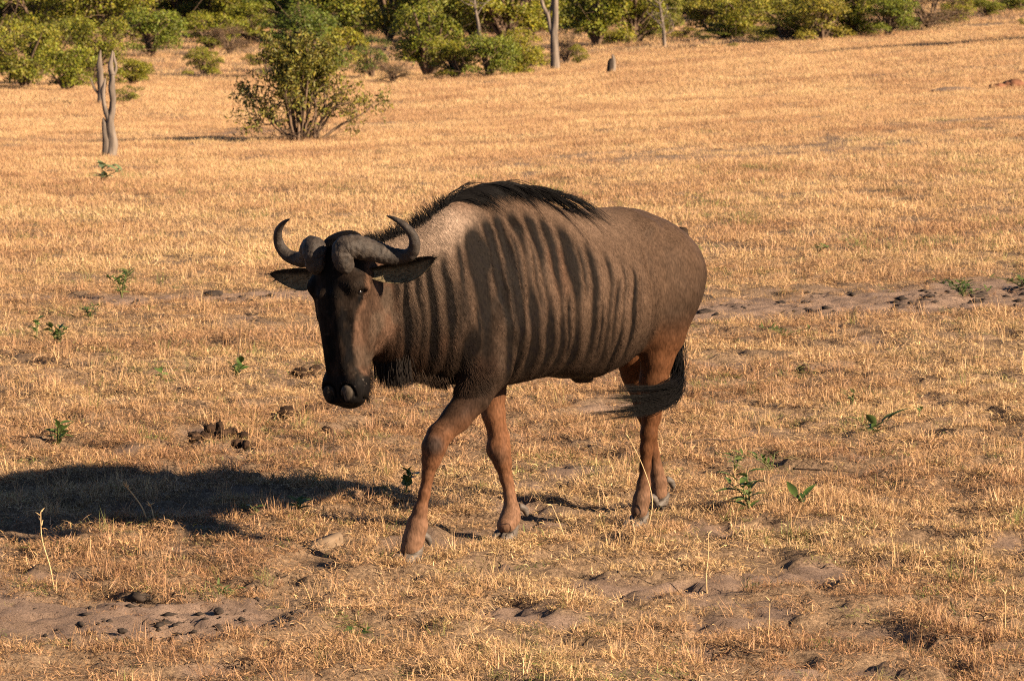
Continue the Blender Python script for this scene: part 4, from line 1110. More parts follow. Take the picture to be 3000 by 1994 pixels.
def plant_bush(name, proto, x, y, w, h, rz, label, cat, group=None):
    root = empty(name, (x, y, gz(x, y) - .03), rz)
    bw, bh = B_SIZE[proto[:-1]]
    tag(root, label, cat, group)
    for nm, me in zip(('crown', 'trunk'), B_PROTO[proto]):
        c = link(nm, me, root); c.scale = (w / bw, w / bw, h / bh)
    return root
BUSHES = [
    ('bush', 'round0', -11.34, 88.25, 1.95, 1.66, 'wide round green bush at the left edge, lowest of its cluster', 'bush', None),
    ('bush', 'round1', -10.13, 85.76, 1.57, 1.18, 'low green bush left of the forked stump with its foot in tall grass', 'bush', None),
    ('tree', 'tall0', -9.82, 90.06, 1.4, 1.9, 'tall dark green bush directly behind the forked dead stump', 'tree', None),
    ('bush', 'round2', -9.02, 90.68, 1.0, 0.74, 'small dark green bush just right of the forked stump', 'bush', None),
    ('bush', 'open0', -7.45, 70.95, 0.67, 0.38, 'sparse twiggy scrub at the foot of the bushes right of the stump', 'bush', None),
    ('bush', 'open1', -14.03, 109.4, 1.79, 1.57, 'pale green bush rising behind the left edge cluster', 'bush', None),
    ('bush', 'round3', -13.18, 112.77, 1.7, 1.49, 'grey green bush behind the low bush on the left', 'bush', None),
    ('bush', 'round4', -10.58, 115.86, 2.03, 1.72, 'rounded yellow green bush standing alone over bare brown ground', 'bush', None),
    ('bush', 'round5', -7.96, 99.82, 0.99, 0.81, 'small round green bush standing alone in the yellow grass clearing', 'bush', None),
    ('bush', 'round0', -9.14, 120.63, 1.73, 1.32, 'bright green bush behind the clearing, left of the orange topped one', 'bush', None),
    ('bush', 'round2', -8.16, 125.35, 1.71, 1.5, 'green bush against the top edge above the orange topped one', 'bush', None),
    ('bush', 'twig0', -8.31, 116.74, 1.34, 1.0, 'brown bare twigged bush with an orange top behind the clearing', 'bush', None),
    ('bush', 'open2', -7.09, 106.99, 0.68, 0.47, 'tiny dark bush left of the big stemmed bush', 'bush', None),
    ('tree', 'tall1', -5.2, 96.21, 2.1, 2.01, 'big dark green tree standing right behind the stemmed bush', 'tree', None),
    ('tree', 'round3', -4.57, 100.93, 1.67, 1.47, 'grey green bush at the right shoulder of the big dark tree', 'tree', None),
    ('bush', 'open0', -3.33, 91.15, 0.94, 1.09, 'slender olive bush between the big dark tree and the thicket', 'bush', None),
    ('bush', 'twig1', -2.7, 86.05, 0.81, 0.65, 'grey brown twiggy bush at the front left corner of the thicket', 'bush', None),
    ('tree', 'tall2', -2.03, 92.02, 1.9, 1.98, 'bright yellow green tree, highest at the left end of the thicket', 'tree', None),
    ('bush', 'round1', -1.3, 87.63, 1.31, 1.1, 'dense dark green bush low in the middle of the thicket', 'bush', None),
    ('bush', 'round4', -0.54, 87.35, 1.37, 1.25, 'olive bush in the middle of the thicket behind the animal', 'bush', None),
    ('bush', 'round5', 0.16, 88.72, 1.21, 1.16, 'yellowish bush at the right end of the thicket', 'bush', None),
    ('bush', 'open1', 0.69, 93.38, 0.72, 0.66, 'small thin bush just left of the forked dead trunk', 'bush', None),
    ('bush', 'twig2', 1.35, 95.71, 0.74, 0.81, 'grey brown scrub just right of the forked dead trunk', 'bush', None),
    ('bush', 'open2', 1.61, 93.93, 0.56, 0.62, 'small lone green sapling right of the forked dead trunk', 'bush', None),
    ('tree', 'tall3', 2.38, 110.11, 2.05, 2.46, 'large dark green tree right of the forked trunk, left half', 'tree', None),
    ('tree', 'tall0', 3.34, 109.92, 1.97, 2.29, 'large dark green tree right of the forked trunk, right half', 'tree', None),
    ('bush', 'round2', 4.26, 113.71, 1.3, 1.43, 'very dark bush in shade left of the pale leafless tree', 'bush', None),
    ('bush', 'round3', 5.6, 110.24, 1.74, 1.56, 'green bush just right of the pale leafless tree', 'bush', None),
    ('bush', 'round0', 6.33, 106.58, 1.54, 1.6, 'olive green bush above the small black shrub', 'bush', None),
    ('bush', 'open0', 6.44, 102.76, 0.63, 0.32, 'small black looking shrub on the edge of the far grass', 'bush', None),
    ('bush', 'round1', 7.09, 100.64, 1.9, 1.37, 'wide dusty green bush at the top, right of the small black shrub', 'bush', None),
    ('bush', 'round5', 7.97, 99.54, 1.59, 1.28, 'dusty green bush in the long row at the top right', 'bush', None),
    ('tree', 'tall2', 8.83, 100.49, 1.53, 1.82, 'tall dark tree in the row of bushes at the top right', 'tree', None),
    ('bush', 'round4', 9.65, 99.55, 1.45, 1.28, 'yellow green bush beside the brown twiggy one at the top right', 'bush', None),
    ('bush', 'twig0', 10.93, 102.02, 1.92, 1.15, 'large brown leafless bush at the top right', 'bush', None),
    ('bush', 'round2', 11.98, 105.26, 0.91, 0.95, 'green bush just right of the large brown leafless bush', 'bush', None),
    ('bush', 'round3', 13.11, 108.22, 1.17, 0.6, 'olive bush right of the grassy gap in the top right corner', 'bush', None),
    ('bush', 'round1', 14.07, 109.86, 1.26, 0.55, 'green bush in the top right corner', 'bush', None),
    ('bush', 'open1', 12.91, 97.67, 0.37, 0.24, 'tiny shrub cut by the right edge high on the slope', 'bush', None),
    ('bush', 'open2', 5.62, 98.05, 0.37, 0.15, 'lowest scrubby tuft of leaves on the far grass edge', 'bush', None),
    ('bush', 'open0', 5.21, 108.09, 0.53, 0.29, 'small bright green shrub in the tan grass below the pale leafless tree', 'bush', None),
    ('tree', 'tall1', 13.39, 83.71, 2.6, 3.0, 'tree beyond the right edge whose shadow crosses the slope', 'tree', None),
    ('bush', 'round1', 2.96, 111.82, 1.44, 0.47, 'low shrub at the foot of the large dark tree right of the forked trunk', 'bush', None),
    ('bush', 'round4', 3.84, 112.44, 1.29, 0.5, 'low shrub at the foot of the dark bush left of the pale leafless tree', 'bush', None),
    ('bush', 'open1', 4.8, 110.03, 0.95, 0.41, 'low shrub at the foot of the pale leafless tree', 'bush', None),
    ('bush', 'round2', 5.81, 106.81, 1.39, 0.5, 'low shrub at the foot of the bush right of the pale leafless tree', 'bush', None),
    ('bush', 'round5', 6.77, 103.88, 1.05, 0.42, 'low shrub at the foot of the bushes above the small black shrub', 'bush', None),
    ('bush', 'round0', 7.69, 102.96, 1.34, 0.46, 'low shrub at the foot of the wide dusty green bush', 'bush', None),
    ('bush', 'round3', 8.49, 102.15, 1.18, 0.43, 'low shrub at the foot of the dusty green row at the top right', 'bush', None),
    ('bush', 'round1', 9.29, 101.34, 1.25, 0.45, 'low shrub at the foot of the tall dark tree at the top right', 'bush', None),
    ('bush', 'round2', 10.41, 103.26, 1.2, 0.41, 'low shrub at the foot of the yellow green bush at the top right', 'bush', None),
    ('bush', 'open2', 11.7, 105.34, 1.06, 0.4, 'low shrub at the foot of the large brown leafless bush', 'bush', None),
    ('bush', 'round3', -19.94, 149.43, 2.2, 2.05, 'rounded green bush in the thicket far to the left, hindmost rank', 'bush', 'rounded green bushes in the thicket far to the left, hindmost rank'),
    ('bush', 'round5', -18.77, 146.92, 2.75, 2.81, 'rounded green bush in the thicket far to the left, hindmost rank', 'bush', 'rounded green bushes in the thicket far to the left, hindmost rank'),
    ('bush', 'twig1', -17.86, 144.93, 3.28, 2.82, 'brown twiggy bush in the thicket behind the left edge cluster, hindmost rank', 'bush', 'brown twiggy bushes in the thicket behind the left edge cluster, hindmost rank'),
    ('bush', 'open2', -16.01, 140.61, 2.95, 3.04, 'thin open green bush in the thicket behind the left edge cluster, hindmost rank', 'bush', 'thin open green bushes in the thicket behind the left edge cluster, hindmost rank'),
    ('bush', 'round5', -15.02, 137.95, 2.69, 2.42, 'rounded green bush in the thicket behind the left edge cluster, hindmost rank', 'bush', 'rounded green bushes in the thicket behind the left edge cluster, hindmost rank'),
    ('bush', 'open2', -14.41, 138.53, 2.87, 2.96, 'thin open green bush in the thicket behind the left edge cluster, hindmost rank', 'bush', 'thin open green bushes in the thicket behind the left edge cluster, hindmost rank'),
    ('bush', 'round1', -14.08, 148.31, 2.69, 2.56, 'rounded green bush in the thicket behind the forked stump, hindmost rank', 'bush', 'rounded green bushes in the thicket behind the forked stump, hindmost rank'),
    ('bush', 'tall0', -11.07, 137.04, 2.53, 2.64, 'tall green bush in the thicket behind the forked stump, hindmost rank', 'bush', 'tall green bushes in the thicket behind the forked stump, hindmost rank'),
    ('bush', 'tall1', -11.83, 155.01, 3.16, 3.55, 'tall green bush in the thicket above the grassy clearing, hindmost rank', 'bush', 'tall green bushes in the thicket above the grassy clearing, hindmost rank'),
    ('bush', 'twig1', -10.97, 155.22, 2.74, 2.73, 'brown twiggy bush in the thicket above the grassy clearing, hindmost rank', 'bush', 'brown twiggy bushes in the thicket above the grassy clearing, hindmost rank'),
    ('bush', 'tall2', -8.53, 134.35, 3.27, 3.73, 'tall green bush in the thicket above the grassy clearing, hindmost rank', 'bush', 'tall green bushes in the thicket above the grassy clearing, hindmost rank'),
    ('bush', 'tall0', -7.95, 154.93, 2.57, 2.82, 'tall green bush in the thicket behind the big stemmed bush, hindmost rank', 'bush', 'tall green bushes in the thicket behind the big stemmed bush, hindmost rank'),
    ('bush', 'round4', -6.26, 135.41, 3.15, 3.23, 'rounded green bush in the thicket behind the big stemmed bush, hindmost rank', 'bush', 'rounded green bushes in the thicket behind the big stemmed bush, hindmost rank'),
    ('bush', 'round3', -6.17, 140.92, 2.39, 2.15, 'rounded green bush in the thicket behind the big stemmed bush, hindmost rank', 'bush', 'rounded green bushes in the thicket behind the big stemmed bush, hindmost rank'),
    ('bush', 'round0', -5.14, 138.64, 2.95, 2.29, 'rounded green bush in the thicket behind the big stemmed bush, hindmost rank', 'bush', 'rounded green bushes in the thicket behind the big stemmed bush, hindmost rank'),
    ('bush', 'tall3', -3.8, 134.05, 2.86, 3.42, 'tall green bush in the thicket above the animal head, hindmost rank', 'bush', 'tall green bushes in the thicket above the animal head, hindmost rank'),
    ('bush', 'round5', -2.62, 131.4, 2.19, 1.89, 'rounded green bush in the thicket above the animal head, hindmost rank', 'bush', 'rounded green bushes in the thicket above the animal head, hindmost rank'),
    ('bush', 'tall0', -2.23, 137.7, 2.7, 3.26, 'tall green bush in the thicket above the animal head, hindmost rank', 'bush', 'tall green bushes in the thicket above the animal head, hindmost rank'),
    ('bush', 'round2', -0.52, 128.24, 2.28, 2.18, 'rounded green bush in the thicket above the animal back, hindmost rank', 'bush', 'rounded green bushes in the thicket above the animal back, hindmost rank'),
    ('bush', 'round4', 0.23, 135.11, 2.99, 2.4, 'rounded green bush in the thicket above the animal back, hindmost rank', 'bush', 'rounded green bushes in the thicket above the animal back, hindmost rank'),
    ('bush', 'round5', 0.75, 135.97, 3.19, 3.17, 'rounded green bush in the thicket above the animal back, hindmost rank', 'bush', 'rounded green bushes in the thicket above the animal back, hindmost rank'),
    ('bush', 'round2', 1.95, 132.87, 2.7, 2.75, 'rounded green bush in the thicket behind the forked dead trunk, hindmost rank', 'bush', 'rounded green bushes in the thicket behind the forked dead trunk, hindmost rank'),
    ('bush', 'twig1', 2.88, 146.37, 2.51, 2.45, 'brown twiggy bush in the thicket behind the forked dead trunk, hindmost rank', 'bush', 'brown twiggy bushes in the thicket behind the forked dead trunk, hindmost rank'),
    ('bush', 'tall2', 3.82, 137.64, 2.24, 2.96, 'tall green bush in the thicket behind the forked dead trunk, hindmost rank', 'bush', 'tall green bushes in the thicket behind the forked dead trunk, hindmost rank'),
    ('bush', 'tall3', 5.05, 134.49, 2.86, 3.65, 'tall green bush in the thicket behind the forked dead trunk, hindmost rank', 'bush', 'tall green bushes in the thicket behind the forked dead trunk, hindmost rank'),
    ('bush', 'round0', 6.36, 148.56, 2.39, 2.48, 'rounded green bush in the thicket behind the pale leafless tree, hindmost rank', 'bush', 'rounded green bushes in the thicket behind the pale leafless tree, hindmost rank'),
    ('bush', 'round4', 6.74, 145.96, 3.29, 3.16, 'rounded green bush in the thicket behind the pale leafless tree, hindmost rank', 'bush', 'rounded green bushes in the thicket behind the pale leafless tree, hindmost rank'),
    ('bush', 'round2', 7.37, 135.23, 3.22, 3.16, 'rounded green bush in the thicket behind the pale leafless tree, hindmost rank', 'bush', 'rounded green bushes in the thicket behind the pale leafless tree, hindmost rank'),
    ('bush', 'round2', 7.87, 127.6, 3.21, 3.08, 'rounded green bush in the thicket behind the pale leafless tree, hindmost rank', 'bush', 'rounded green bushes in the thicket behind the pale leafless tree, hindmost rank'),
    ('bush', 'round4', 9.82, 141.08, 3.16, 2.77, 'rounded green bush in the thicket behind the small black shrub, hindmost rank', 'bush', 'rounded green bushes in the thicket behind the small black shrub, hindmost rank'),
    ('bush', 'round4', 9.94, 132.76, 2.67, 2.61, 'rounded green bush in the thicket behind the small black shrub, hindmost rank', 'bush', 'rounded green bushes in the thicket behind the small black shrub, hindmost rank'),
    ('bush', 'round5', 12.35, 149.28, 2.89, 2.24, 'rounded green bush in the thicket behind the small black shrub, hindmost rank', 'bush', 'rounded green bushes in the thicket behind the small black shrub, hindmost rank'),
    ('bush', 'twig1', 12.8, 142.26, 3.3, 2.96, 'brown twiggy bush in the thicket behind the small black shrub, hindmost rank', 'bush', 'brown twiggy bushes in the thicket behind the small black shrub, hindmost rank'),
    ('bush', 'open2', 12.04, 128.25, 2.3, 2.31, 'thin open green bush in the thicket left of the brown leafless bush, hindmost rank', 'bush', 'thin open green bushes in the thicket left of the brown leafless bush, hindmost rank'),
    ('bush', 'round2', 13.26, 129.18, 2.14, 2.09, 'rounded green bush in the thicket left of the brown leafless bush, hindmost rank', 'bush', 'rounded green bushes in the thicket left of the brown leafless bush, hindmost rank'),
    ('bush', 'twig1', 14.3, 132.18, 3.18, 2.51, 'brown twiggy bush in the thicket left of the brown leafless bush, hindmost rank', 'bush', 'brown twiggy bushes in the thicket left of the brown leafless bush, hindmost rank'),
    ('bush', 'twig1', -19.87, 154.2, 3.19, 2.88, 'brown twiggy bush in the thicket far to the left, third rank', 'bush', 'brown twiggy bushes in the thicket far to the left, third rank'),
    ('bush', 'round5', -18.71, 151.16, 3.24, 2.53, 'rounded green bush in the thicket behind the left edge cluster, third rank', 'bush', 'rounded green bushes in the thicket behind the left edge cluster, third rank'),
    ('bush', 'round0', -17.89, 153.78, 3.09, 2.52, 'rounded green bush in the thicket behind the left edge cluster, third rank', 'bush', 'rounded green bushes in the thicket behind the left edge cluster, third rank'),
    ('bush', 'tall0', -17.34, 150.7, 2.45, 2.84, 'tall green bush in the thicket behind the left edge cluster, third rank', 'bush', 'tall green bushes in the thicket behind the left edge cluster, third rank'),
    ('bush', 'open2', -16.02, 153.28, 3.16, 2.86, 'thin open green bush in the thicket behind the left edge cluster, third rank', 'bush', 'thin open green bushes in the thicket behind the left edge cluster, third rank'),
    ('bush', 'open2', -14.76, 149.46, 2.96, 2.49, 'thin open green bush in the thicket behind the forked stump, third rank', 'bush', 'thin open green bushes in the thicket behind the forked stump, third rank'),
    ('bush', 'round0', -14.1, 149.78, 3.21, 2.65, 'rounded green bush in the thicket behind the forked stump, third rank', 'bush', 'rounded green bushes in the thicket behind the forked stump, third rank'),
    ('bush', 'round3', -13.59, 151.68, 2.33, 2.24, 'rounded green bush in the thicket behind the forked stump, third rank', 'bush', 'rounded green bushes in the thicket behind the forked stump, third rank'),
    ('bush', 'round4', -12.49, 150.34, 2.4, 2.46, 'rounded green bush in the thicket behind the forked stump, third rank', 'bush', 'rounded green bushes in the thicket behind the forked stump, third rank'),
    ('bush', 'round4', -12.12, 154.35, 3.08, 2.47, 'rounded green bush in the thicket behind the forked stump, third rank', 'bush', 'rounded green bushes in the thicket behind the forked stump, third rank'),
    ('bush', 'round4', -10.63, 149.19, 2.6, 2.45, 'rounded green bush in the thicket above the grassy clearing, third rank', 'bush', 'rounded green bushes in the thicket above the grassy clearing, third rank'),
    ('bush', 'tall1', -9.53, 149.69, 2.14, 2.41, 'tall green bush in the thicket above the grassy clearing, third rank', 'bush', 'tall green bushes in the thicket above the grassy clearing, third rank'),
    ('bush', 'open2', -8.69, 150.9, 2.97, 2.23, 'thin open green bush in the thicket above the grassy clearing, third rank', 'bush', 'thin open green bushes in the thicket above the grassy clearing, third rank'),
    ('bush', 'round1', -8.05, 152.91, 3.02, 2.94, 'rounded green bush in the thicket above the grassy clearing, third rank', 'bush', 'rounded green bushes in the thicket above the grassy clearing, third rank'),
    ('bush', 'round2', -6.41, 152.15, 2.6, 2.06, 'rounded green bush in the thicket behind the big stemmed bush, third rank', 'bush', 'rounded green bushes in the thicket behind the big stemmed bush, third rank'),
    ('bush', 'round5', -5.38, 148.33, 2.98, 3.02, 'rounded green bush in the thicket behind the big stemmed bush, third rank', 'bush', 'rounded green bushes in the thicket behind the big stemmed bush, third rank'),
    ('bush', 'round4', -4.79, 148.85, 2.49, 2.43, 'rounded green bush in the thicket behind the big stemmed bush, third rank', 'bush', 'rounded green bushes in the thicket behind the big stemmed bush, third rank'),
    ('bush', 'twig1', -3.81, 148.36, 2.91, 2.4, 'brown twiggy bush in the thicket above the animal head, third rank', 'bush', 'brown twiggy bushes in the thicket above the animal head, third rank'),
    ('bush', 'tall1', -3.5, 151.46, 2.33, 3.1, 'tall green bush in the thicket above the animal head, third rank', 'bush', 'tall green bushes in the thicket above the animal head, third rank'),
    ('bush', 'tall1', -1.85, 146.32, 3.05, 4.0, 'tall green bush in the thicket above the animal head, third rank', 'bush', 'tall green bushes in the thicket above the animal head, third rank'),
    ('bush', 'round5', -1.11, 146.65, 3.25, 2.86, 'rounded green bush in the thicket above the animal head, third rank', 'bush', 'rounded green bushes in the thicket above the animal head, third rank'),
    ('bush', 'tall3', 0.17, 148.39, 2.19, 2.54, 'tall green bush in the thicket above the animal back, third rank', 'bush', 'tall green bushes in the thicket above the animal back, third rank'),
    ('bush', 'twig1', 1.01, 145.18, 2.35, 2.45, 'brown twiggy bush in the thicket above the animal back, third rank', 'bush', 'brown twiggy bushes in the thicket above the animal back, third rank'),
    ('bush', 'tall0', 1.5, 147.49, 2.62, 3.55, 'tall green bush in the thicket above the animal back, third rank', 'bush', 'tall green bushes in the thicket above the animal back, third rank'),
    ('bush', 'round1', 2.32, 141.23, 3.21, 2.41, 'rounded green bush in the thicket behind the forked dead trunk, third rank', 'bush', 'rounded green bushes in the thicket behind the forked dead trunk, third rank'),
    ('bush', 'tall3', 2.95, 142.1, 3.12, 3.48, 'tall green bush in the thicket behind the forked dead trunk, third rank', 'bush', 'tall green bushes in the thicket behind the forked dead trunk, third rank'),
    ('bush', 'round2', 4.34, 141.37, 2.82, 2.73, 'rounded green bush in the thicket behind the forked dead trunk, third rank', 'bush', 'rounded green bushes in the thicket behind the forked dead trunk, third rank'),
    ('bush', 'tall1', 4.73, 137.33, 2.27, 2.5, 'tall green bush in the thicket behind the forked dead trunk, third rank', 'bush', 'tall green bushes in the thicket behind the forked dead trunk, third rank'),
    ('bush', 'round5', 5.98, 136.87, 2.21, 2.11, 'rounded green bush in the thicket behind the pale leafless tree, third rank', 'bush', 'rounded green bushes in the thicket behind the pale leafless tree, third rank'),
    ('bush', 'round5', 6.14, 133.3, 2.11, 2.18, 'rounded green bush in the thicket behind the pale leafless tree, third rank', 'bush', 'rounded green bushes in the thicket behind the pale leafless tree, third rank'),
    ('bush', 'round2', 7.48, 135.95, 2.3, 2.02, 'rounded green bush in the thicket behind the pale leafless tree, third rank', 'bush', 'rounded green bushes in the thicket behind the pale leafless tree, third rank'),
    ('bush', 'tall0', 8.07, 132.74, 2.2, 2.36, 'tall green bush in the thicket behind the pale leafless tree, third rank', 'bush', 'tall green bushes in the thicket behind the pale leafless tree, third rank'),
    ('bush', 'round2', 8.4, 129.51, 2.28, 2.17, 'rounded green bush in the thicket behind the pale leafless tree, third rank', 'bush', 'rounded green bushes in the thicket behind the pale leafless tree, third rank'),
    ('bush', 'round1', 9.68, 130.08, 2.7, 2.63, 'rounded green bush in the thicket behind the small black shrub, third rank', 'bush', 'rounded green bushes in the thicket behind the small black shrub, third rank'),
    ('bush', 'round3', 10.0, 127.07, 3.2, 3.1, 'rounded green bush in the thicket behind the small black shrub, third rank', 'bush', 'rounded green bushes in the thicket behind the small black shrub, third rank'),
    ('bush', 'tall2', 10.82, 123.29, 2.13, 2.9, 'tall green bush in the thicket behind the small black shrub, third rank', 'bush', 'tall green bushes in the thicket behind the small black shrub, third rank'),
    ('bush', 'tall2', 11.31, 122.04, 2.17, 2.36, 'tall green bush in the thicket behind the small black shrub, third rank', 'bush', 'tall green bushes in the thicket behind the small black shrub, third rank'),
    ('bush', 'tall1', 12.94, 124.31, 2.86, 2.97, 'tall green bush in the thicket left of the brown leafless bush, third rank', 'bush', 'tall green bushes in the thicket left of the brown leafless bush, third rank'),
    ('bush', 'open2', -20.29, 145.59, 2.26, 1.72, 'thin open green bush in the thicket far to the left, second rank', 'bush', 'thin open green bushes in the thicket far to the left, second rank'),
    ('bush', 'round5', -19.52, 148.53, 2.11, 2.13, 'rounded green bush in the thicket far to the left, second rank', 'bush', 'rounded green bushes in the thicket far to the left, second rank'),
    ('bush', 'twig1', -17.52, 144.05, 3.05, 2.54, 'brown twiggy bush in the thicket behind the left edge cluster, second rank', 'bush', 'brown twiggy bushes in the thicket behind the left edge cluster, second rank'),
    ('bush', 'tall2', -17.04, 147.33, 2.98, 3.83, 'tall green bush in the thicket behind the left edge cluster, second rank', 'bush', 'tall green bushes in the thicket behind the left edge cluster, second rank'),
    ('bush', 'open2', -16.04, 144.69, 2.13, 1.84, 'thin open green bush in the thicket behind the left edge cluster, second rank', 'bush', 'thin open green bushes in the thicket behind the left edge cluster, second rank'),
    ('bush', 'round4', -15.09, 142.78, 3.23, 2.48, 'rounded green bush in the thicket behind the left edge cluster, second rank', 'bush', 'rounded green bushes in the thicket behind the left edge cluster, second rank'),
    ('bush', 'open2', -14.38, 147.58, 2.88, 3.0, 'thin open green bush in the thicket behind the forked stump, second rank', 'bush', 'thin open green bushes in the thicket behind the forked stump, second rank'),
    ('bush', 'round2', -13.55, 146.6, 2.95, 2.93, 'rounded green bush in the thicket behind the forked stump, second rank', 'bush', 'rounded green bushes in the thicket behind the forked stump, second rank'),
    ('bush', 'round0', -12.99, 147.46, 2.55, 2.64, 'rounded green bush in the thicket behind the forked stump, second rank', 'bush', 'rounded green bushes in the thicket behind the forked stump, second rank'),
    ('bush', 'twig1', -10.51, 143.3, 2.4, 1.99, 'brown twiggy bush in the thicket above the grassy clearing, second rank', 'bush', 'brown twiggy bushes in the thicket above the grassy clearing, second rank'),
    ('bush', 'round4', -9.09, 143.0, 2.85, 2.27, 'rounded green bush in the thicket above the grassy clearing, second rank', 'bush', 'rounded green bushes in the thicket above the grassy clearing, second rank'),
    ('bush', 'round4', -8.28, 145.29, 2.15, 1.77, 'rounded green bush in the thicket above the grassy clearing, second rank', 'bush', 'rounded green bushes in the thicket above the grassy clearing, second rank'),
    ('bush', 'round2', -7.53, 142.39, 2.65, 2.18, 'rounded green bush in the thicket above the grassy clearing, second rank', 'bush', 'rounded green bushes in the thicket above the grassy clearing, second rank'),
    ('bush', 'round2', -7.03, 146.26, 2.79, 2.53, 'rounded green bush in the thicket behind the big stemmed bush, second rank', 'bush', 'rounded green bushes in the thicket behind the big stemmed bush, second rank'),
    ('bush', 'tall2', -5.52, 144.53, 2.87, 3.32, 'tall green bush in the thicket behind the big stemmed bush, second rank', 'bush', 'tall green bushes in the thicket behind the big stemmed bush, second rank'),
    ('bush', 'tall3', -4.62, 146.53, 3.17, 4.21, 'tall green bush in the thicket behind the big stemmed bush, second rank', 'bush', 'tall green bushes in the thicket behind the big stemmed bush, second rank'),
    ('bush', 'open2', -4.2, 146.94, 2.65, 2.53, 'thin open green bush in the thicket above the animal head, second rank', 'bush', 'thin open green bushes in the thicket above the animal head, second rank'),
    ('bush', 'round2', -3.36, 144.01, 3.18, 2.96, 'rounded green bush in the thicket above the animal head, second rank', 'bush', 'rounded green bushes in the thicket above the animal head, second rank'),
    ('bush', 'round2', -1.93, 141.3, 2.91, 2.56, 'rounded green bush in the thicket above the animal head, second rank', 'bush', 'rounded green bushes in the thicket above the animal head, second rank'),
    ('bush', 'tall0', -1.53, 138.01, 2.3, 2.98, 'tall green bush in the thicket above the animal head, second rank', 'bush', 'tall green bushes in the thicket above the animal head, second rank'),
    ('bush', 'round4', -0.17, 137.88, 2.74, 2.5, 'rounded green bush in the thicket above the animal back, second rank', 'bush', 'rounded green bushes in the thicket above the animal back, second rank'),
    ('bush', 'round4', 0.23, 138.09, 2.84, 2.41, 'rounded green bush in the thicket above the animal back, second rank', 'bush', 'rounded green bushes in the thicket above the animal back, second rank'),
    ('bush', 'open2', 1.8, 133.08, 2.54, 2.26, 'thin open green bush in the thicket above the animal back, second rank', 'bush', 'thin open green bushes in the thicket above the animal back, second rank'),
    ('bush', 'round3', 2.56, 137.2, 2.48, 2.57, 'rounded green bush in the thicket behind the forked dead trunk, second rank', 'bush', 'rounded green bushes in the thicket behind the forked dead trunk, second rank'),
    ('bush', 'tall2', 2.83, 131.37, 2.77, 2.92, 'tall green bush in the thicket behind the forked dead trunk, second rank', 'bush', 'tall green bushes in the thicket behind the forked dead trunk, second rank'),
    ('bush', 'round2', 4.01, 129.97, 2.55, 2.15, 'rounded green bush in the thicket behind the forked dead trunk, second rank', 'bush', 'rounded green bushes in the thicket behind the forked dead trunk, second rank'),
    ('bush', 'round4', 4.58, 134.02, 2.72, 2.36, 'rounded green bush in the thicket behind the forked dead trunk, second rank', 'bush', 'rounded green bushes in the thicket behind the forked dead trunk, second rank'),
    ('bush', 'round0', 5.35, 129.62, 2.16, 1.62, 'rounded green bush in the thicket behind the pale leafless tree, second rank', 'bush', 'rounded green bushes in the thicket behind the pale leafless tree, second rank'),
    ('bush', 'round3', 6.62, 130.27, 2.6, 2.68, 'rounded green bush in the thicket behind the pale leafless tree, second rank', 'bush', 'rounded green bushes in the thicket behind the pale leafless tree, second rank'),
    ('bush', 'round1', 7.14, 128.29, 3.05, 2.76, 'rounded green bush in the thicket behind the pale leafless tree, second rank', 'bush', 'rounded green bushes in the thicket behind the pale leafless tree, second rank'),
    ('bush', 'tall0', 7.42, 122.67, 3.21, 4.11, 'tall green bush in the thicket behind the pale leafless tree, second rank', 'bush', 'tall green bushes in the thicket behind the pale leafless tree, second rank'),
    ('bush', 'round3', 9.35, 124.21, 2.74, 2.12, 'rounded green bush in the thicket behind the small black shrub, second rank', 'bush', 'rounded green bushes in the thicket behind the small black shrub, second rank'),
    ('bush', 'round5', -18.06, 136.66, 2.66, 2.23, 'rounded green bush in the thicket far to the left, second rank', 'bush', 'rounded green bushes in the thicket far to the left, second rank'),
    ('bush', 'round3', -18.0, 141.12, 3.13, 3.26, 'rounded green bush in the thicket far to the left, second rank', 'bush', 'rounded green bushes in the thicket far to the left, second rank'),
    ('bush', 'open2', -16.34, 139.11, 2.58, 2.56, 'thin open green bush in the thicket behind the left edge cluster, second rank', 'bush', 'thin open green bushes in the thicket behind the left edge cluster, second rank'),
    ('bush', 'tall0', -15.32, 135.79, 2.43, 2.47, 'tall green bush in the thicket behind the left edge cluster, second rank', 'bush', 'tall green bushes in the thicket behind the left edge cluster, second rank'),
    ('bush', 'open2', -14.31, 135.02, 3.29, 2.69, 'thin open green bush in the thicket behind the left edge cluster, second rank', 'bush', 'thin open green bushes in the thicket behind the left edge cluster, second rank'),
    ('bush', 'twig1', -13.77, 136.56, 2.25, 1.83, 'brown twiggy bush in the thicket behind the forked stump, second rank', 'bush', 'brown twiggy bushes in the thicket behind the forked stump, second rank'),
    ('bush', 'twig1', -12.53, 140.25, 2.72, 2.32, 'brown twiggy bush in the thicket behind the forked stump, second rank', 'bush', 'brown twiggy bushes in the thicket behind the forked stump, second rank'),
    ('bush', 'open2', -10.17, 136.41, 2.29, 1.91, 'thin open green bush in the thicket above the grassy clearing, second rank', 'bush', 'thin open green bushes in the thicket above the grassy clearing, second rank'),
    ('bush', 'tall3', -9.24, 133.99, 2.14, 2.57, 'tall green bush in the thicket above the grassy clearing, second rank', 'bush', 'tall green bushes in the thicket above the grassy clearing, second rank'),
    ('bush', 'round2', -8.77, 140.55, 2.99, 2.72, 'rounded green bush in the thicket above the grassy clearing, second rank', 'bush', 'rounded green bushes in the thicket above the grassy clearing, second rank'),
    ('bush', 'tall1', -7.69, 137.03, 2.91, 3.78, 'tall green bush in the thicket above the grassy clearing, second rank', 'bush', 'tall green bushes in the thicket above the grassy clearing, second rank'),
    ('bush', 'round1', -7.09, 138.84, 2.65, 2.47, 'rounded green bush in the thicket behind the big stemmed bush, second rank', 'bush', 'rounded green bushes in the thicket behind the big stemmed bush, second rank'),
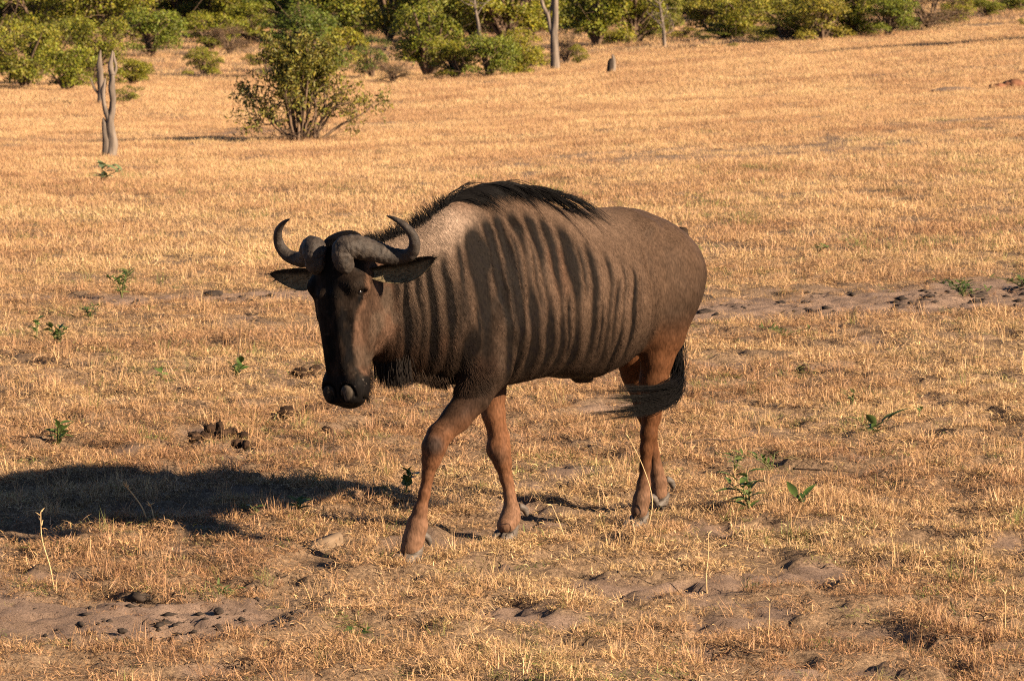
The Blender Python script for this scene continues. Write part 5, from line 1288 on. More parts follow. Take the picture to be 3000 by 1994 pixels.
    ('bush', 'round5', -5.91, 134.32, 2.11, 1.69, 'rounded green bush in the thicket behind the big stemmed bush, second rank', 'bush', 'rounded green bushes in the thicket behind the big stemmed bush, second rank'),
    ('bush', 'round1', -5.29, 135.36, 2.92, 2.51, 'rounded green bush in the thicket behind the big stemmed bush, second rank', 'bush', 'rounded green bushes in the thicket behind the big stemmed bush, second rank'),
    ('bush', 'tall0', -3.84, 136.28, 2.8, 2.78, 'tall green bush in the thicket above the animal head, second rank', 'bush', 'tall green bushes in the thicket above the animal head, second rank'),
    ('bush', 'round4', -3.4, 133.15, 2.9, 2.92, 'rounded green bush in the thicket above the animal head, second rank', 'bush', 'rounded green bushes in the thicket above the animal head, second rank'),
    ('bush', 'tall3', -1.78, 133.12, 2.27, 2.48, 'tall green bush in the thicket above the animal head, second rank', 'bush', 'tall green bushes in the thicket above the animal head, second rank'),
    ('bush', 'tall2', -1.01, 130.96, 2.22, 2.27, 'tall green bush in the thicket above the animal head, second rank', 'bush', 'tall green bushes in the thicket above the animal head, second rank'),
    ('bush', 'tall1', -0.07, 134.1, 2.71, 3.11, 'tall green bush in the thicket above the animal back, second rank', 'bush', 'tall green bushes in the thicket above the animal back, second rank'),
    ('bush', 'round2', 0.29, 128.39, 2.5, 2.39, 'rounded green bush in the thicket above the animal back, second rank', 'bush', 'rounded green bushes in the thicket above the animal back, second rank'),
    ('bush', 'round5', 1.23, 127.46, 3.0, 2.87, 'rounded green bush in the thicket above the animal back, second rank', 'bush', 'rounded green bushes in the thicket above the animal back, second rank'),
    ('bush', 'twig1', 3.41, 127.03, 2.9, 2.3, 'brown twiggy bush in the thicket behind the forked dead trunk, second rank', 'bush', 'brown twiggy bushes in the thicket behind the forked dead trunk, second rank'),
    ('bush', 'tall3', -17.83, 129.38, 2.76, 2.71, 'tall green bush in the thicket far to the left, front rank', 'bush', 'tall green bushes in the thicket far to the left, front rank'),
    ('bush', 'round2', -16.5, 128.09, 3.18, 3.06, 'rounded green bush in the thicket far to the left, front rank', 'bush', 'rounded green bushes in the thicket far to the left, front rank'),
    ('bush', 'open2', -14.91, 125.08, 2.24, 2.25, 'thin open green bush in the thicket behind the left edge cluster, front rank', 'bush', 'thin open green bushes in the thicket behind the left edge cluster, front rank'),
    ('bush', 'tall3', -15.01, 130.46, 2.47, 3.18, 'tall green bush in the thicket behind the left edge cluster, front rank', 'bush', 'tall green bushes in the thicket behind the left edge cluster, front rank'),
    ('bush', 'tall1', -13.45, 127.39, 2.7, 3.3, 'tall green bush in the thicket behind the left edge cluster, front rank', 'bush', 'tall green bushes in the thicket behind the left edge cluster, front rank'),
    ('bush', 'tall0', -12.35, 124.06, 2.79, 2.76, 'tall green bush in the thicket behind the forked stump, front rank', 'bush', 'tall green bushes in the thicket behind the forked stump, front rank'),
    ('bush', 'round4', -6.89, 129.32, 3.26, 2.66, 'rounded green bush in the thicket above the grassy clearing, front rank', 'bush', 'rounded green bushes in the thicket above the grassy clearing, front rank'),
    ('bush', 'round1', -5.71, 127.19, 3.0, 2.42, 'rounded green bush in the thicket behind the big stemmed bush, front rank', 'bush', 'rounded green bushes in the thicket behind the big stemmed bush, front rank'),
    ('bush', 'round2', -4.73, 128.41, 3.1, 2.55, 'rounded green bush in the thicket behind the big stemmed bush, front rank', 'bush', 'rounded green bushes in the thicket behind the big stemmed bush, front rank'),
    ('bush', 'open2', -3.81, 124.22, 2.62, 2.72, 'thin open green bush in the thicket above the animal head, front rank', 'bush', 'thin open green bushes in the thicket above the animal head, front rank'),
    ('bush', 'tall3', -2.62, 123.1, 3.18, 3.22, 'tall green bush in the thicket above the animal head, front rank', 'bush', 'tall green bushes in the thicket above the animal head, front rank'),
    ('bush', 'tall1', -1.17, 123.77, 2.26, 2.73, 'tall green bush in the thicket above the animal head, front rank', 'bush', 'tall green bushes in the thicket above the animal head, front rank'),
    ('bush', 'tall3', -0.15, 116.71, 2.7, 2.85, 'tall green bush in the thicket above the animal back, front rank', 'bush', 'tall green bushes in the thicket above the animal back, front rank'),
    ('bush', 'round0', 0.54, 121.53, 2.82, 2.71, 'rounded green bush in the thicket above the animal back, front rank', 'bush', 'rounded green bushes in the thicket above the animal back, front rank'),
]

for name, proto, x, y, w, h, label, cat, grp in BUSHES:
    plant_bush(name, proto, x, y, w, h, (x * 37.7 + y * 11.3) % 6.283, label, cat, grp)

# ------------------------------------------------------------------ the many-stemmed bush in the middle distance
rg = np.random.default_rng(77)
nb = empty('stemmed_bush', (-2.82, 41.86, gz(-2.82, 41.86) - .02))
tag(nb, 'olive yellow bush with many bare brown stems fanning out of the open grass', 'bush')
LC, LN, LCOL = [], [], []
def sprig(p, dirv, length, k):
    t = rg.random(k) ** .7
    c = p + np.outer(t * length, dirv) + rg.normal(0, .035 + .02 * length, (k, 3))
    LC.append(c); LN.append(rg.normal(0, 1, (k, 3)) + np.array([0, 0, .4])); v = rg.uniform(.5, 1.35, (k, 1)) * rg.uniform(.75, 1.15)
    LCOL.append(v * np.array([1, 1, 1]) * np.stack([rg.uniform(.8, 1.15, k), np.ones(k), rg.uniform(.7, 1.2, k)], 1))
twigs = MB(); duff = MB()
for i in range(34):
    a = rg.uniform(0, 6.283) if i > 8 else (0.2, 3.0, 2.9, -.1, .3, 3.3, 2.6, -.3, 3.1)[i]
    if i < 9: out = rg.uniform(.55, .84) ; top = rg.uniform(.28, .72)
    else: out = rg.uniform(.05, .50); top = rg.uniform(.90, 1.42) * (1 - .35 * out)
    b0 = np.array([rg.normal(.05, .09), rg.normal(0, .07), 0])
    e = b0 + np.array([math.cos(a) * out, math.sin(a) * out * .9, top])
    mid1 = b0 + (e - b0) * .35 + np.array([0, 0, .12 * top]) + rg.normal(0, .05, 3); mid2 = b0 + (e - b0) * .7 + np.array([0, 0, .08]) + rg.normal(0, .06, 3)
    S = spline([b0, mid1, mid2, e], 14)
    r0 = rg.uniform(.010, .026)
    V, F = tube(S, np.linspace(r0, .004, 14), 7)
    link('stem', np_mesh('stem', V, F, M_BARK), nb)
    for q in range(11):
        j = rg.integers(4, 14); dv = (S[min(j, 13)] - S[max(j - 2, 0)]); dv /= np.linalg.norm(dv); dv = dv + rg.normal(0, .65, 3); dv /= np.linalg.norm(dv)
        L = rg.uniform(.12, .36)
        tw = spline([S[j], S[j] + dv * L * .5 + rg.normal(0, .02, 3), S[j] + dv * L + np.array([0, 0, .03])], 5)
        V, F = tube(tw, np.linspace(.005, .002, 5), 4, False); twigs.add(V, F)
        hgt = S[j][2]
        k = int(rg.uniform(18, 50) * (.35 + .9 * float(sm(np.array([hgt]), .35, .9)[0])) * (1.0 if i > 8 else 1.1))
        sprig(S[j] + dv * L * .35, dv, L * .9, k)
for q in range(70):        # dead twigs piled at the foot
    a = rg.uniform(0, 6.283); L = rg.uniform(.2, .5); p = np.array([rg.normal(.02, .22), rg.normal(0, .16), rg.uniform(0, .08)])
    V, F = tube(spline([p, p + np.array([math.cos(a) * L * .5, math.sin(a) * L * .5, rg.uniform(.02, .12)]), p + np.array([math.cos(a) * L, math.sin(a) * L, rg.uniform(.0, .25)])], 5), np.linspace(.005, .002, 5), 4, False); duff.add(V, F)
LC, LN, LCOL = map(np.concatenate, (LC, LN, LCOL))
ok = LC[:, 2] > .03; LC, LN, LCOL = LC[ok], LN[ok], LCOL[ok]
V, F = leaf_cards(LC, LN, rg, .062, .34, .5)
link('foliage', np_mesh('foliage', V, F, M_LEAF_NEAR, False, np.repeat(LCOL, 4, 0)), nb)
link('twigs', twigs.mesh('twigs', M_BARK), nb); link('dead_twigs', duff.mesh('dead_twigs', M_BARK), nb)

# ------------------------------------------------------------------ dead wood
def rough_tube(pts, rad, seed, n=18, m=40, amp=.45, freq=17):
    S = spline(pts, m); R_ = np.interp(np.linspace(0, 1, m), np.linspace(0, 1, len(rad)), rad)
    V, F = tube(S, R_, n); Cc = np.concatenate([np.repeat(S, n, 0), V[-2:]])
    q = amp * (fbm(V * np.array([freq, freq, freq * .35]), seed, 3) - .5) * 2
    return Cc + (V - Cc) * (1 + q)[:, None], F
sx, sy = -4.73, 36.27
st = empty('dead_tree_stump', (sx, sy, gz(sx, sy) - .02)); tag(st, 'bleached dead tree stump with a forked broken top standing in grass', 'dead tree')
u = 1 / 196.0
V, F = rough_tube([(0, 0, -.03), (.014, 0, 12 * u), (.020, 0, 45 * u), (.004, 0, 70 * u), (-.004, 0, 92 * u), (.014, 0, 104 * u), (.036, 0, 135 * u), (.026, 0, 165 * u), (.032, 0, 190 * u), (.03, .01, 205 * u)], [.095, .062, .054, .050, .050, .038, .036, .038, .022], 5)
link('trunk', np_mesh('trunk', V, F, M_DEADWOOD), st)
for nm, pts, rad, sd in [('limb', [(0, 0, 86 * u), (-.040, .0, 106 * u), (-.072, .0, 136 * u), (-.082, .01, 158 * u), (-.060, .01, 172 * u), (-.046, .012, 192 * u)], [.042, .036, .028, .032, .022, .005], 9),
                         ('limb', [(.03, 0, 195 * u), (.012, .0, 215 * u), (.028, .0, 232 * u), (.040, 0, 250 * u)], [.036, .028, .018, .006], 10),
                         ('limb', [(.035, 0, 188 * u), (.070, .0, 203 * u), (.078, .0, 217 * u), (.060, .0, 230 * u), (.054, 0, 247 * u)], [.026, .020, .017, .014, .005], 11),
                         ('broken_slab', [(-.050, -.01, -.02), (-.050, -.01, 40 * u), (-.066, -.005, 80 * u), (-.080, -.005, 96 * u)], [.052, .042, .034, .010], 12)]:
    V, F = rough_tube(pts, rad, sd, 12, 24); link(nm, np_mesh(nm, V, F, M_DEADWOOD), st)
M_MOUND = simple_mat('bare grey earth', (.12, .085, .06), (.24, .17, .12), 25, .95, .8, .1)
def lump_mesh(name, seed, r, mat, amp=.3, freq=3.0, sub=3):
    bm = bmesh.new(); bmesh.ops.create_icosphere(bm, subdivisions=sub, radius=1.0)
    P_ = np.array([v.co for v in bm.verts]); q = 1 + amp * 2 * (fbm(P_ * freq + seed * 3.1, seed, 3) - .5)
    P_ = P_ * q[:, None] * np.array(r)
    for v, p in zip(bm.verts, P_): v.co = p
    me = bpy.data.meshes.new(name); bm.to_mesh(me); bm.free(); me.materials.append(mat)
    me.polygons.foreach_set('use_smooth', np.ones(len(me.polygons), bool)); return me
o = link('earth_foot', lump_mesh('earth_foot', 3, (.20, .16, .05), M_MOUND), st)
tx_, ty_ = -7.92, 70.33
t2 = empty('thin_dead_tree', (tx_, ty_, gz(tx_, ty_) - .02)); tag(t2, 'thin pale dead trunk at the edge of the bushes behind the forked stump', 'dead tree')
V, F = rough_tube([(0, 0, -.05), (.0, 0, .35), (-.02, 0, .75), (.0, 0, 1.05)], [.075, .06, .055, .012], 15, 10, 24); link('trunk', np_mesh('trunk', V, F, M_DEADWOOD), t2)
V, F = rough_tube([(.06, 0, .10), (-.12, .02, .30), (-.20, .02, .52)], [.03, .024, .01], 16, 8, 14); link('limb', np_mesh('limb', V, F, M_DEADWOOD), t2)
fx_, fy_ = 1.02, 91.0
ft = empty('forked_dead_tree', (fx_, fy_, gz(fx_, fy_) - .05)); tag(ft, 'tall grey dead tree with a forked trunk rising out of the top edge', 'dead tree')
V, F = rough_tube([(0, 0, -.05), (.0, 0, .4), (-.02, 0, .85), (.01, 0, 1.2), (.02, 0, 2.0), (.10, 0, 2.8), (.05, .1, 3.7)], [.13, .105, .085, .075, .06, .05, .02], 17, 12, 40, .15, 6); link('trunk', np_mesh('trunk', V, F, M_DEADWOOD), ft)
for sd, pts, rad in [(18, [(-.01, 0, .78), (-.10, .02, 1.02), (-.16, .02, 1.32), (-.30, .05, 1.62), (-.40, .05, 2.3)], [.075, .06, .05, .042, .02]), (19, [(-.16, .02, 1.34), (-.05, .05, 1.7), (-.06, .05, 2.4)], [.04, .034, .015]), (20, [(.02, 0, 1.9), (.35, -.1, 2.5), (.5, -.1, 3.1)], [.05, .035, .012])]:
    V, F = rough_tube(pts, rad, sd, 9, 26, .15, 6); link('limb', np_mesh('limb', V, F, M_DEADWOOD), ft)
def bare_tree(x, y, h, seed, label, n=26):
    rg = np.random.default_rng(seed); r = empty('bare_tree', (x, y, gz(x, y) - .03)); tag(r, label, 'dead tree')
    S = spline([(0, 0, 0), (rg.normal(0, .05), 0, h * .3), (rg.normal(0, .12), rg.normal(0, .1), h * .65), (rg.normal(0, .2), rg.normal(0, .1), h)], 20)
    V, F = tube(S, np.linspace(.045 * h ** .5, .01, 20), 8); link('trunk', np_mesh('trunk', V, F, M_DEADWOOD), r)
    for i in range(n // 3):
        j = rg.integers(4, 18); a = rg.uniform(0, 6.283); L = h * rg.uniform(.25, .55) * (1 - j / 30)
        e = S[j] + np.array([math.cos(a) * L * .75, math.sin(a) * L * .5, L * .65]); md_ = (S[j] + e) / 2 + rg.normal(0, .06, 3)
        B_ = spline([S[j], md_, e], 9); mb = MB(); V, F = tube(B_, np.linspace(.018, .005, 9), 6); mb.add(V, F)
        for q in range(9):
            k = rg.integers(2, 9); dv = rg.normal(0, 1, 3); dv[2] = abs(dv[2]) * .7; dv /= np.linalg.norm(dv)
            V, F = tube(spline([B_[k], B_[k] + dv * L * .25 + rg.normal(0, .02, 3), B_[k] + dv * L * .5], 5), np.linspace(.007, .003, 5), 4, False); mb.add(V, F)
        link('limb', mb.mesh('limb', M_DEADWOOD), r)
bare_tree(4.05, 103.5, 1.75, 61, 'pale leafless tree between dark green bushes on the upper right')
bare_tree(-.9, 113, 2.3, 62, 'reddish bare tree rising behind the green thicket left of the forked trunk')

# termite-eaten stump and earth mounds on the far slope
mx_, my_ = 2.12, 81.0
o = empty('charred_stump', (mx_, my_, gz(mx_, my_) - .03)); tag(o, 'short dark charred stump alone on the far grass slope', 'stump')
M_CHAR = bump_mat('charred wood', (.012, .010, .009), (.06, .045, .035), 12, .9, .8, (1, 1, .3), .1)
V, F = rough_tube([(0, 0, -.05), (.0, 0, .12), (.01, 0, .27), (.03, 0, .36)], [.075, .07, .07, .03], 33, 14, 20, .3, 9); link('trunk', np_mesh('trunk', V, F, M_CHAR), o)
V, F = rough_tube([(.045, 0, .0), (.075, 0, .18), (.07, .0, .33), (.055, 0, .44)], [.05, .05, .05, .02], 34, 12, 20, .3, 9); link('weathered_side', np_mesh('weathered_side', V, F, M_DEADWOOD), o)
M_RED = simple_mat('red clods', (.09, .040, .022), (.20, .095, .055), 14, .95, .8, .1)
rg = np.random.default_rng(5)
for (x, y, s_, lab) in [(7.02, 48.45, .085, 'reddish brown earth clod at the right edge, smaller of the two'), (7.26, 48.55, .12, 'large reddish brown earth clod cut by the right edge of the picture')]:
    o = link('earth_clod', lump_mesh('earth_clod', int(s_ * 100), (s_ * 1.4, s_, s_ * .8), M_RED, .5, 3.2)); o.location = (x, y, gz(x, y) + .02); tag(o, lab, 'clod')
o = link('earth_mound', lump_mesh('earth_mound', 8, (.36, .36, .06), M_MOUND, .2, 1.7)); o.location = (6.45, 48.7, gz(6.45, 48.7)); tag(o, 'low grey earth mound beside the reddish clods on the far right', 'mound')
print('trees', round(time.time() - T0, 1))

# ================================================================== small plants
M_FORB = leaf_mat('fresh green leaves', [(0, (.055, .105, .022)), (.5, (.080, .125, .028)), (1, (.105, .135, .040))], .2)
M_FORB_PALE = leaf_mat('pale grey green leaves', [(0, (.13, .17, .08)), (1, (.17, .20, .085))], .2)
M_STEM = simple_mat('green stem', (.08, .10, .03), (.14, .12, .05), 30, .7, 0)
M_STRAW = simple_mat('straw stalk', (.38, .25, .12), (.56, .40, .20), 30, .6, 0)
M_TWIG = simple_mat('dark dry twig', (.05, .032, .022), (.12, .08, .05), 40, .85, .3)
def leaf_mesh(L, W, fold=.25, droop=.25, n=6):
    V = []
    for i in range(n + 1):
        t = i / n; w = W * .5 * math.sin(math.pi * min(t * 1.02, 1) ** .85) + .0006
        z = -droop * L * t * t
        V += [(t * L, -w, z + fold * w), (t * L, 0, z), (t * L, w, z + fold * w)]
    Q = []
    for i in range(n):
        for j in (0, 1):
            a = i * 3 + j; Q.append((a, a + 1, a + 4, a + 3))
    c = np.ones((len(V), 3)) * np.tile([1.0, .82, 1.0], n + 1)[:, None]
    return np_mesh('leaf', np.array(V), np.array(Q), None, True, c)
LEAVES = {'broad': leaf_mesh(.075, .030), 'round': leaf_mesh(.050, .032, .2, .1), 'narrow': leaf_mesh(.060, .011, .2, .3), 'long': leaf_mesh(.11, .034, .3, .35)}
for k_, me in LEAVES.items(): me.materials.append(M_FORB)
LEAVES['pale'] = leaf_mesh(.11, .042, .2, .2); LEAVES['pale'].materials.append(M_FORB_PALE)
def forb(x, y, kind, h, spread, n_stem, per, scale, label, seed, lean=(0, 0)):
    rg = np.random.default_rng(seed)
    h *= 1.15; spread *= 1.2
    root = empty('leafy_plant', (x, y, gz(x, y) + .006)); tag(root, label, 'plant')
    mb = MB()
    for s_ in range(n_stem):
        a = rg.uniform(0, 6.283); r = spread * rg.uniform(.3, 1)
        e = np.array([r * math.cos(a) + lean[0], r * math.sin(a) + lean[1], h * rg.uniform(.6, 1.0)])
        S = spline([(0, 0, 0), e * np.array([.35, .35, .6]), e], 8)
        V, F = tube(S, np.linspace(.0035, .0015, 8), 5, False); mb.add(V, F)
        for q in range(per):
            t = (q + .8) / per; p = S[min(int(t * 7), 7)] if kind != 'narrow' else S[min(2 + int(t * 6), 7)]
            az = a + q * 2.4 + rg.normal(0, .4); ele = rg.uniform(.1, .9)
            o = link('leaf', LEAVES[kind], root)
            o.location = Vector(p); o.rotation_euler = (rg.normal(0, .3), -ele, az)
            k = 1.25 * scale * rg.uniform(.65, 1.15) * (.75 + .25 * t); o.scale = (k, k, k)
    link('stem', mb.mesh('stem', M_STEM), root)
FORBS = [
 (-2.44, 11.18, 'narrow', .17, .13, 6, 13, 1.0, 'feathery bright green plant beside the sandy track on the left', (.0, 0)),
 (-2.47, 9.34, 'narrow', .13, .07, 5, 11, .9, 'small feathery pale green plant below the larger feathery one', (0, 0)),
 (-2.64, 8.0, 'round', .11, .03, 2, 6, .85, 'slim green sprig just left of a small dark bushy plant', (0, 0)),
 (-2.50, 7.75, 'round', .12, .07, 5, 7, .95, 'small dark green bushy plant near the left edge', (0, 0)),
 (-2.02, 2.92, 'broad', .10, .09, 4, 6, .8, 'low green weed in a dark hollow above the animal shadow on the left', (.03, 0)),
 (-4.16, 28.75, 'pale', .17, .22, 5, 5, 1.1, 'pale green broad leaved plant in front of the forked dead stump', (0, 0)),
 (-.43, 1.13, 'round', .12, .05, 3, 6, .85, 'small dark green plant right beside the leading foreleg', (0, 0)),
 (-.83, .51, 'broad', .05, .05, 3, 5, .75, 'green leafy weed at the lower rim of the animal shadow', (0, 0)),
 (-1.0, .51, 'broad', .04, .03, 2, 3, .6, 'tiny pale sprout left of the weed at the shadow rim', (0, 0)),
 (.93, .55, 'long', .14, .06, 4, 6, .72, 'upright leafy green plant right of the hind hooves, taller of a pair', (-.04, 0)),
 (1.14, .72, 'long', .06, .03, 2, 4, .72, 'low pair of broad green leaves right of the taller leafy plant', (0, 0)),
 (1.60, 3.04, 'long', .07, .09, 3, 4, .85, 'spreading broad leaved green plant in the right middle grass', (0, 0)),
 (1.85, 3.46, 'long', .05, .03, 1, 3, .75, 'single low sprout with two leaves at the right', (0, 0)),
 (1.60, 4.12, 'narrow', .09, .04, 3, 6, .7, 'thin green sprig behind the spreading broad leaved plant', (0, 0)),
 (.93, 1.72, 'narrow', .09, .05, 4, 8, .75, 'yellow green feathery weed behind the leafy pair, left one', (0, 0)),
 (1.09, 1.80, 'narrow', .09, .06, 4, 8, .75, 'yellow green feathery weed behind the leafy pair, right one', (0, 0)),
 (-1.38, 5.56, 'broad', .07, .07, 3, 5, .75, 'small green weed at the foot of a thin dark upright stalk', (0, 0)),
 (2.72, 10.15, 'narrow', .06, .22, 9, 12, .9, 'dark green creeping plant lying over the sandy track at the right', (0, .1)),
 (3.15, 10.9, 'narrow', .06, .20, 7, 10, .9, 'olive creeping plant at the right edge above the track', (0, 0)),
 (-.55, -1.9, 'broad', .035, .08, 4, 5, .5, 'scatter of tiny green leaves in the foreground below the leading hoof', (0, 0)),
 (-1.02, -1.10, 'narrow', .05, .06, 4, 6, .6, 'small green tuft beside the dark clod in the sandy patch', (0, 0)),
 (-1.75, 5.5, 'broad', .06, .04, 2, 4, .6, 'small pale green weed in the left middle grass', (0, 0)),
 (1.9, -1.1, 'narrow', .05, .06, 4, 6, .6, 'small green tuft low at the right edge of the foreground', (0, 0)),
 (1.48, 7.4, 'narrow', .05, .12, 5, 8, .7, 'flat green weed below the sandy track on the right', (0, 0)),
 (2.1, 14.0, 'narrow', .07, .10, 4, 8, .8, 'bright green weed in the grass beyond the sandy track', (0, 0)),
]
for k, (x, y, kind, h, sp, ns, per, sc, lab, lean) in enumerate(FORBS): forb(x, y, kind, h, sp, ns, per, sc, lab, 900 + k, lean)

# ================================================================== dung, clods and the stone
M_DUNG = bump_mat('dry dung', (.014, .009, .006), (.055, .031, .018), 60, .9, .8, (1, 1, 1), .1)
def lump(name, x, y, r, sd, mat, label, cat, group=None, dz=.0, parent=None, amp=.62):
    o = link(name, lump_mesh(name, sd, r, mat, amp, 3.2, 3), parent)
    o.location = (x, y, gz(x, y) + dz) if parent is None else (x, y, dz); o.rotation_euler = (0, 0, sd * 1.3)
    if label: tag(o, label, cat, group)
    return o
px0, py0 = -1.28, 2.70
dp = empty('dung_pile', (px0, py0, gz(px0, py0))); tag(dp, 'heap of dark brown dung lumps in the grass above the animal shadow', 'dung')
for k, (x, y, a, b_, c, dz) in enumerate([(-1.41, 2.70, .042, .034, .034, .03), (-1.36, 2.74, .034, .028, .026, .025), (-1.345, 2.92, .036, .03, .036, .035), (-1.30, 2.94, .026, .024, .045, .045), (-1.285, 2.80, .040, .03, .032, .03), (-1.235, 2.92, .034, .028, .026, .02), (-1.175, 2.78, .042, .028, .024, .02), (-1.19, 2.50, .034, .028, .028, .025), (-1.14, 2.46, .030, .026, .028, .025), (-1.255, 2.82, .026, .026, .024, .03)]):
    lump('lump', (x - px0) * .9, (y - py0) * .9, (a * .8, b_ * .7, c * .7), 20 + k, M_DUNG, None, None, None, dz * .6, dp)
for k, (x, y, r, lab) in enumerate([(-1.09, 3.11, .040, 'dark dung lump just right of the dung heap'), (-1.03, 3.62, .040, 'dark dung lump left of a pair below the animal muzzle'), (-.94, 3.69, .040, 'dark dung lump right of a pair below the animal muzzle'), (-1.07, 5.76, .048, 'brown dung lump left of the animal muzzle'), (-1.0, 5.84, .040, 'blackish dung lump touching the muzzle outline'), (-.82, 2.88, .034, 'small dung lump under the muzzle beside a thin stalk'), (.22, 1.24, .030, 'small dark dung lump on the grass between fore and hind legs'), (1.47, 5.71, .050, 'black dung lump in the grass right of the tail')]):
    lump('dung_lump', x, y, (r * 1.15, r * .8, r * .7), 40 + k, M_DUNG, lab, 'dung', None, .014)
for k, (x, y, r, lab) in enumerate([(1.14, 10.35, (.085, .06, .03), 'black clod on the track just right of the rump'), (-1.88, 11.35, (.07, .05, .024), 'black clod on the sandy track at the far left'), (-1.37, 10.95, (.07, .05, .02), 'black clod on the sandy track close to the left of the head'), (-1.32, -1.14, (.045, .03, .020), 'dark crumbly clod at the top of the sandy patch in the foreground'), (-1.02, -1.48, (.024, .018, .012), 'black clod in the middle of the foreground sand'), (-1.33, -1.78, (.018, .014, .010), 'small black clod at the lower rim of the foreground sand')]):
    lump('soil_clod', x, y, r, 60 + k, M_CHAR, lab, 'clod', None, .012, None, .45)
M_STONE = bump_mat('flat tan stone', (.13, .09, .058), (.22, .16, .105), 18, .9, .5, (1, 1, 2), .1)
V = []
rg = np.random.default_rng(12)
out_ = np.array([(-.085, -.035), (-.075, .0), (-.02, .028), (.045, .050), (.080, .052), (.083, .020), (.02, -.022), (-.04, -.045)])
for z, s_ in ((-.02, 1.05), (.020, 1.0), (.030, .93)): V += [(x * s_, y * s_, z + .18 * x * (z > 0)) for x, y in out_]
V += [(0, 0, .0335)]; n = 8
Q = [(a * n + j, a * n + (j + 1) % n, (a + 1) * n + (j + 1) % n, (a + 1) * n + j) for a in (0, 1) for j in range(n)]
T = [(2 * n + j, 2 * n + (j + 1) % n, 3 * n) for j in range(n)]
o = link('flat_stone', np_mesh('flat_stone', np.array(V), [np.array(Q), np.array(T)][0:2], M_STONE, False)); o.location = (-.72, -.10, gz(-.72, -.10) + .008); o.rotation_euler = (.26, 0, .12); tag(o, 'flat tan stone slab lying in the grass left of the leading hoof', 'stone')

# ================================================================== stalks and twigs
def stalk(name, x, y, pts, r0, mat, label, seed, head=0, cat='grass stalk'):
    rg = np.random.default_rng(seed); mb = MB()
    S = spline(pts, 16); V, F = tube(S, np.linspace(r0, r0 * .5, 16), 6); mb.add(V, F)
    for q in range(head):
        j = 15 - q % 4; d = np.array([rg.normal(0, .6), rg.normal(0, .4), rg.uniform(.1, .9)]); d /= np.linalg.norm(d)
        V, F = tube(spline([S[j], S[j] + d * .013, S[j] + d * .026], 4), [r0 * .6, r0 * 1.0, r0 * .5, .0004], 5); mb.add(V, F)
    o = link(name, mb.mesh(name, mat)); o.location = (x, y, gz(x, y) - .005); tag(o, label, cat)
stalk('grass_stalk', -1.63, -1.09, [(0, 0, 0), (-.015, 0, .09), (-.042, 0, .19), (-.045, 0, .285)], .0030, M_STRAW, 'tall pale straw stalk with a three pronged tip in the left foreground', 1, 4)
stalk('grass_stalk', -1.42, .40, [(0, 0, 0), (-.02, 0, .05), (-.055, 0, .10), (-.08, 0, .13)], .0034, M_STRAW, 'leaning straw stalk lit against the animal shadow, left one', 2, 7)
stalk('grass_stalk', -1.39, .38, [(0, 0, 0), (-.005, 0, .03), (-.013, 0, .06)], .003, M_STRAW, 'short straw stalk lit against the animal shadow, right one', 3, 3)
stalk('dry_stalk', -1.41, 6.09, [(0, 0, 0), (.005, 0, .07), (.012, 0, .15), (.015, 0, .21)], .0035, M_TWIG, 'thin dark upright stalk standing in the grass left of the muzzle', 4, 0, 'stalk')
stalk('dry_stalk', -.74, 1.69, [(0, 0, 0), (.0, 0, .06), (-.003, 0, .13), (-.002, 0, .20)], .0022, M_TWIG, 'very thin dark stalk below the muzzle of the animal', 5, 0, 'stalk')
stalk('grass_stalk', .70, -.97, [(0, 0, 0), (-.003, 0, .08), (.004, 0, .16), (.003, 0, .23)], .0026, M_STRAW, 'thin pale upright straw stalk right of centre in the foreground', 6, 2)
stalk('grass_stalk', .52, .25, [(0, -.02, 0), (.02, -.02, .12), (-.02, -.03, .26), (-.08, -.04, .38)], .0022, M_STRAW, 'long bent straw stalk crossing the hind legs', 7, 2)
stalk('grass_stalk', .20, -.10, [(0, 0, 0), (-.02, 0, .06), (-.05, 0, .13)], .0022, M_STRAW, 'slanting straw stalk between the foreleg and hind leg', 8, 1)
stalk('grass_stalk', 1.66, -1.95, [(0, 0, 0), (.004, 0, .08), (0, 0, .16)], .0026, M_STRAW, 'straight straw stalk low in the right foreground', 9, 2)
stalk('grass_stalk', .86, -2.0, [(0, 0, 0), (.004, 0, .07), (.006, 0, .14)], .0024, M_STRAW, 'straight straw stalk low in the centre right foreground', 10, 2)
stalk('grass_stalk', -1.80, -2.3, [(0, 0, 0), (-.004, 0, .07), (-.02, 0, .15)], .0024, M_STRAW, 'straw stalk in the bottom left corner', 11, 2)
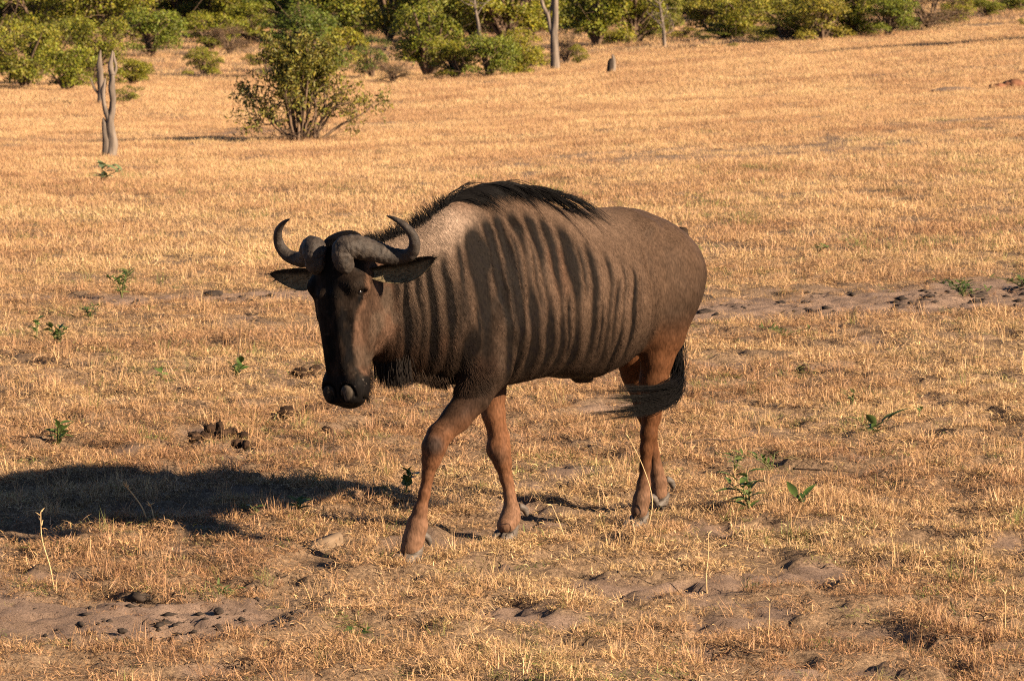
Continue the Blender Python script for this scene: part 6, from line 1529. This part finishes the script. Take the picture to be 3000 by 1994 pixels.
stalk('fallen_twig', 1.00, 4.85, [(0, 0, .02), (.10, .05, .035), (.2, .2, .03), (.30, .42, .045)], .0042, M_TWIG, 'thin dark fallen twig in the grass right of the tail', 12, 0, 'twig')
stalk('fallen_twig', .86, 2.35, [(-.12, 0, .02), (-.02, .02, .035), (.08, .03, .03), (.17, .04, .05)], .004, M_TWIG, 'short dark fallen twig right of the hind shank', 13, 0, 'twig')
stalk('fallen_twig', 1.30, 1.75, [(-.12, .06, .03), (0, .0, .035), (.14, -.03, .03)], .0045, M_TWIG, 'dark fallen twig behind the leafy green pair', 14, 0, 'twig')
# loose dark bits lying on the open sand (too small and many to count)
rg = np.random.default_rng(8); mb = MB()
bx = np.concatenate([rg.uniform(-2.4, 3.6, 5200), rg.uniform(-2.1, -.7, 1500)]); by = np.concatenate([rg.uniform(8.3, 12.3, 5200), rg.uniform(-2.1, -1.0, 1500)])
kp = (bare(bx, by) > .35) & (rg.random(len(bx)) < .28 * sm(fbm(np.stack([bx, by], 1) * 3, 14, 2), .42, .62) + .02); bx, by = bx[kp], by[kp]; bz = ground_z(bx, by)
ico = np.array([(1, 0, 0), (-1, 0, 0), (0, 1, 0), (0, -1, 0), (0, 0, 1), (0, 0, -1.)]); icf = np.array([(0, 2, 4), (2, 1, 4), (1, 3, 4), (3, 0, 4), (2, 0, 5), (1, 2, 5), (3, 1, 5), (0, 3, 5)])
for x, y, z in zip(bx, by, bz):
    r = rg.uniform(.006, .026) * (1.3 if y > 0 else .75); a = rg.uniform(0, 6.28); c_, s_ = math.cos(a), math.sin(a)
    V = ico * np.array([r * rg.uniform(.8, 2.2), r, r * .5]) * rg.uniform(.7, 1.3, (6, 1))
    mb.add(np.stack([x + V[:, 0] * c_ - V[:, 1] * s_, y + V[:, 0] * s_ + V[:, 1] * c_, z + V[:, 2] + r * .15], 1), icf)
tag(link('sand_litter', mb.mesh('sand_litter', M_CHAR, False)), 'dark crumbs of soil and dung strewn over the bare sand', 'soil crumbs', kind='stuff')
print('props', round(time.time() - T0, 1))
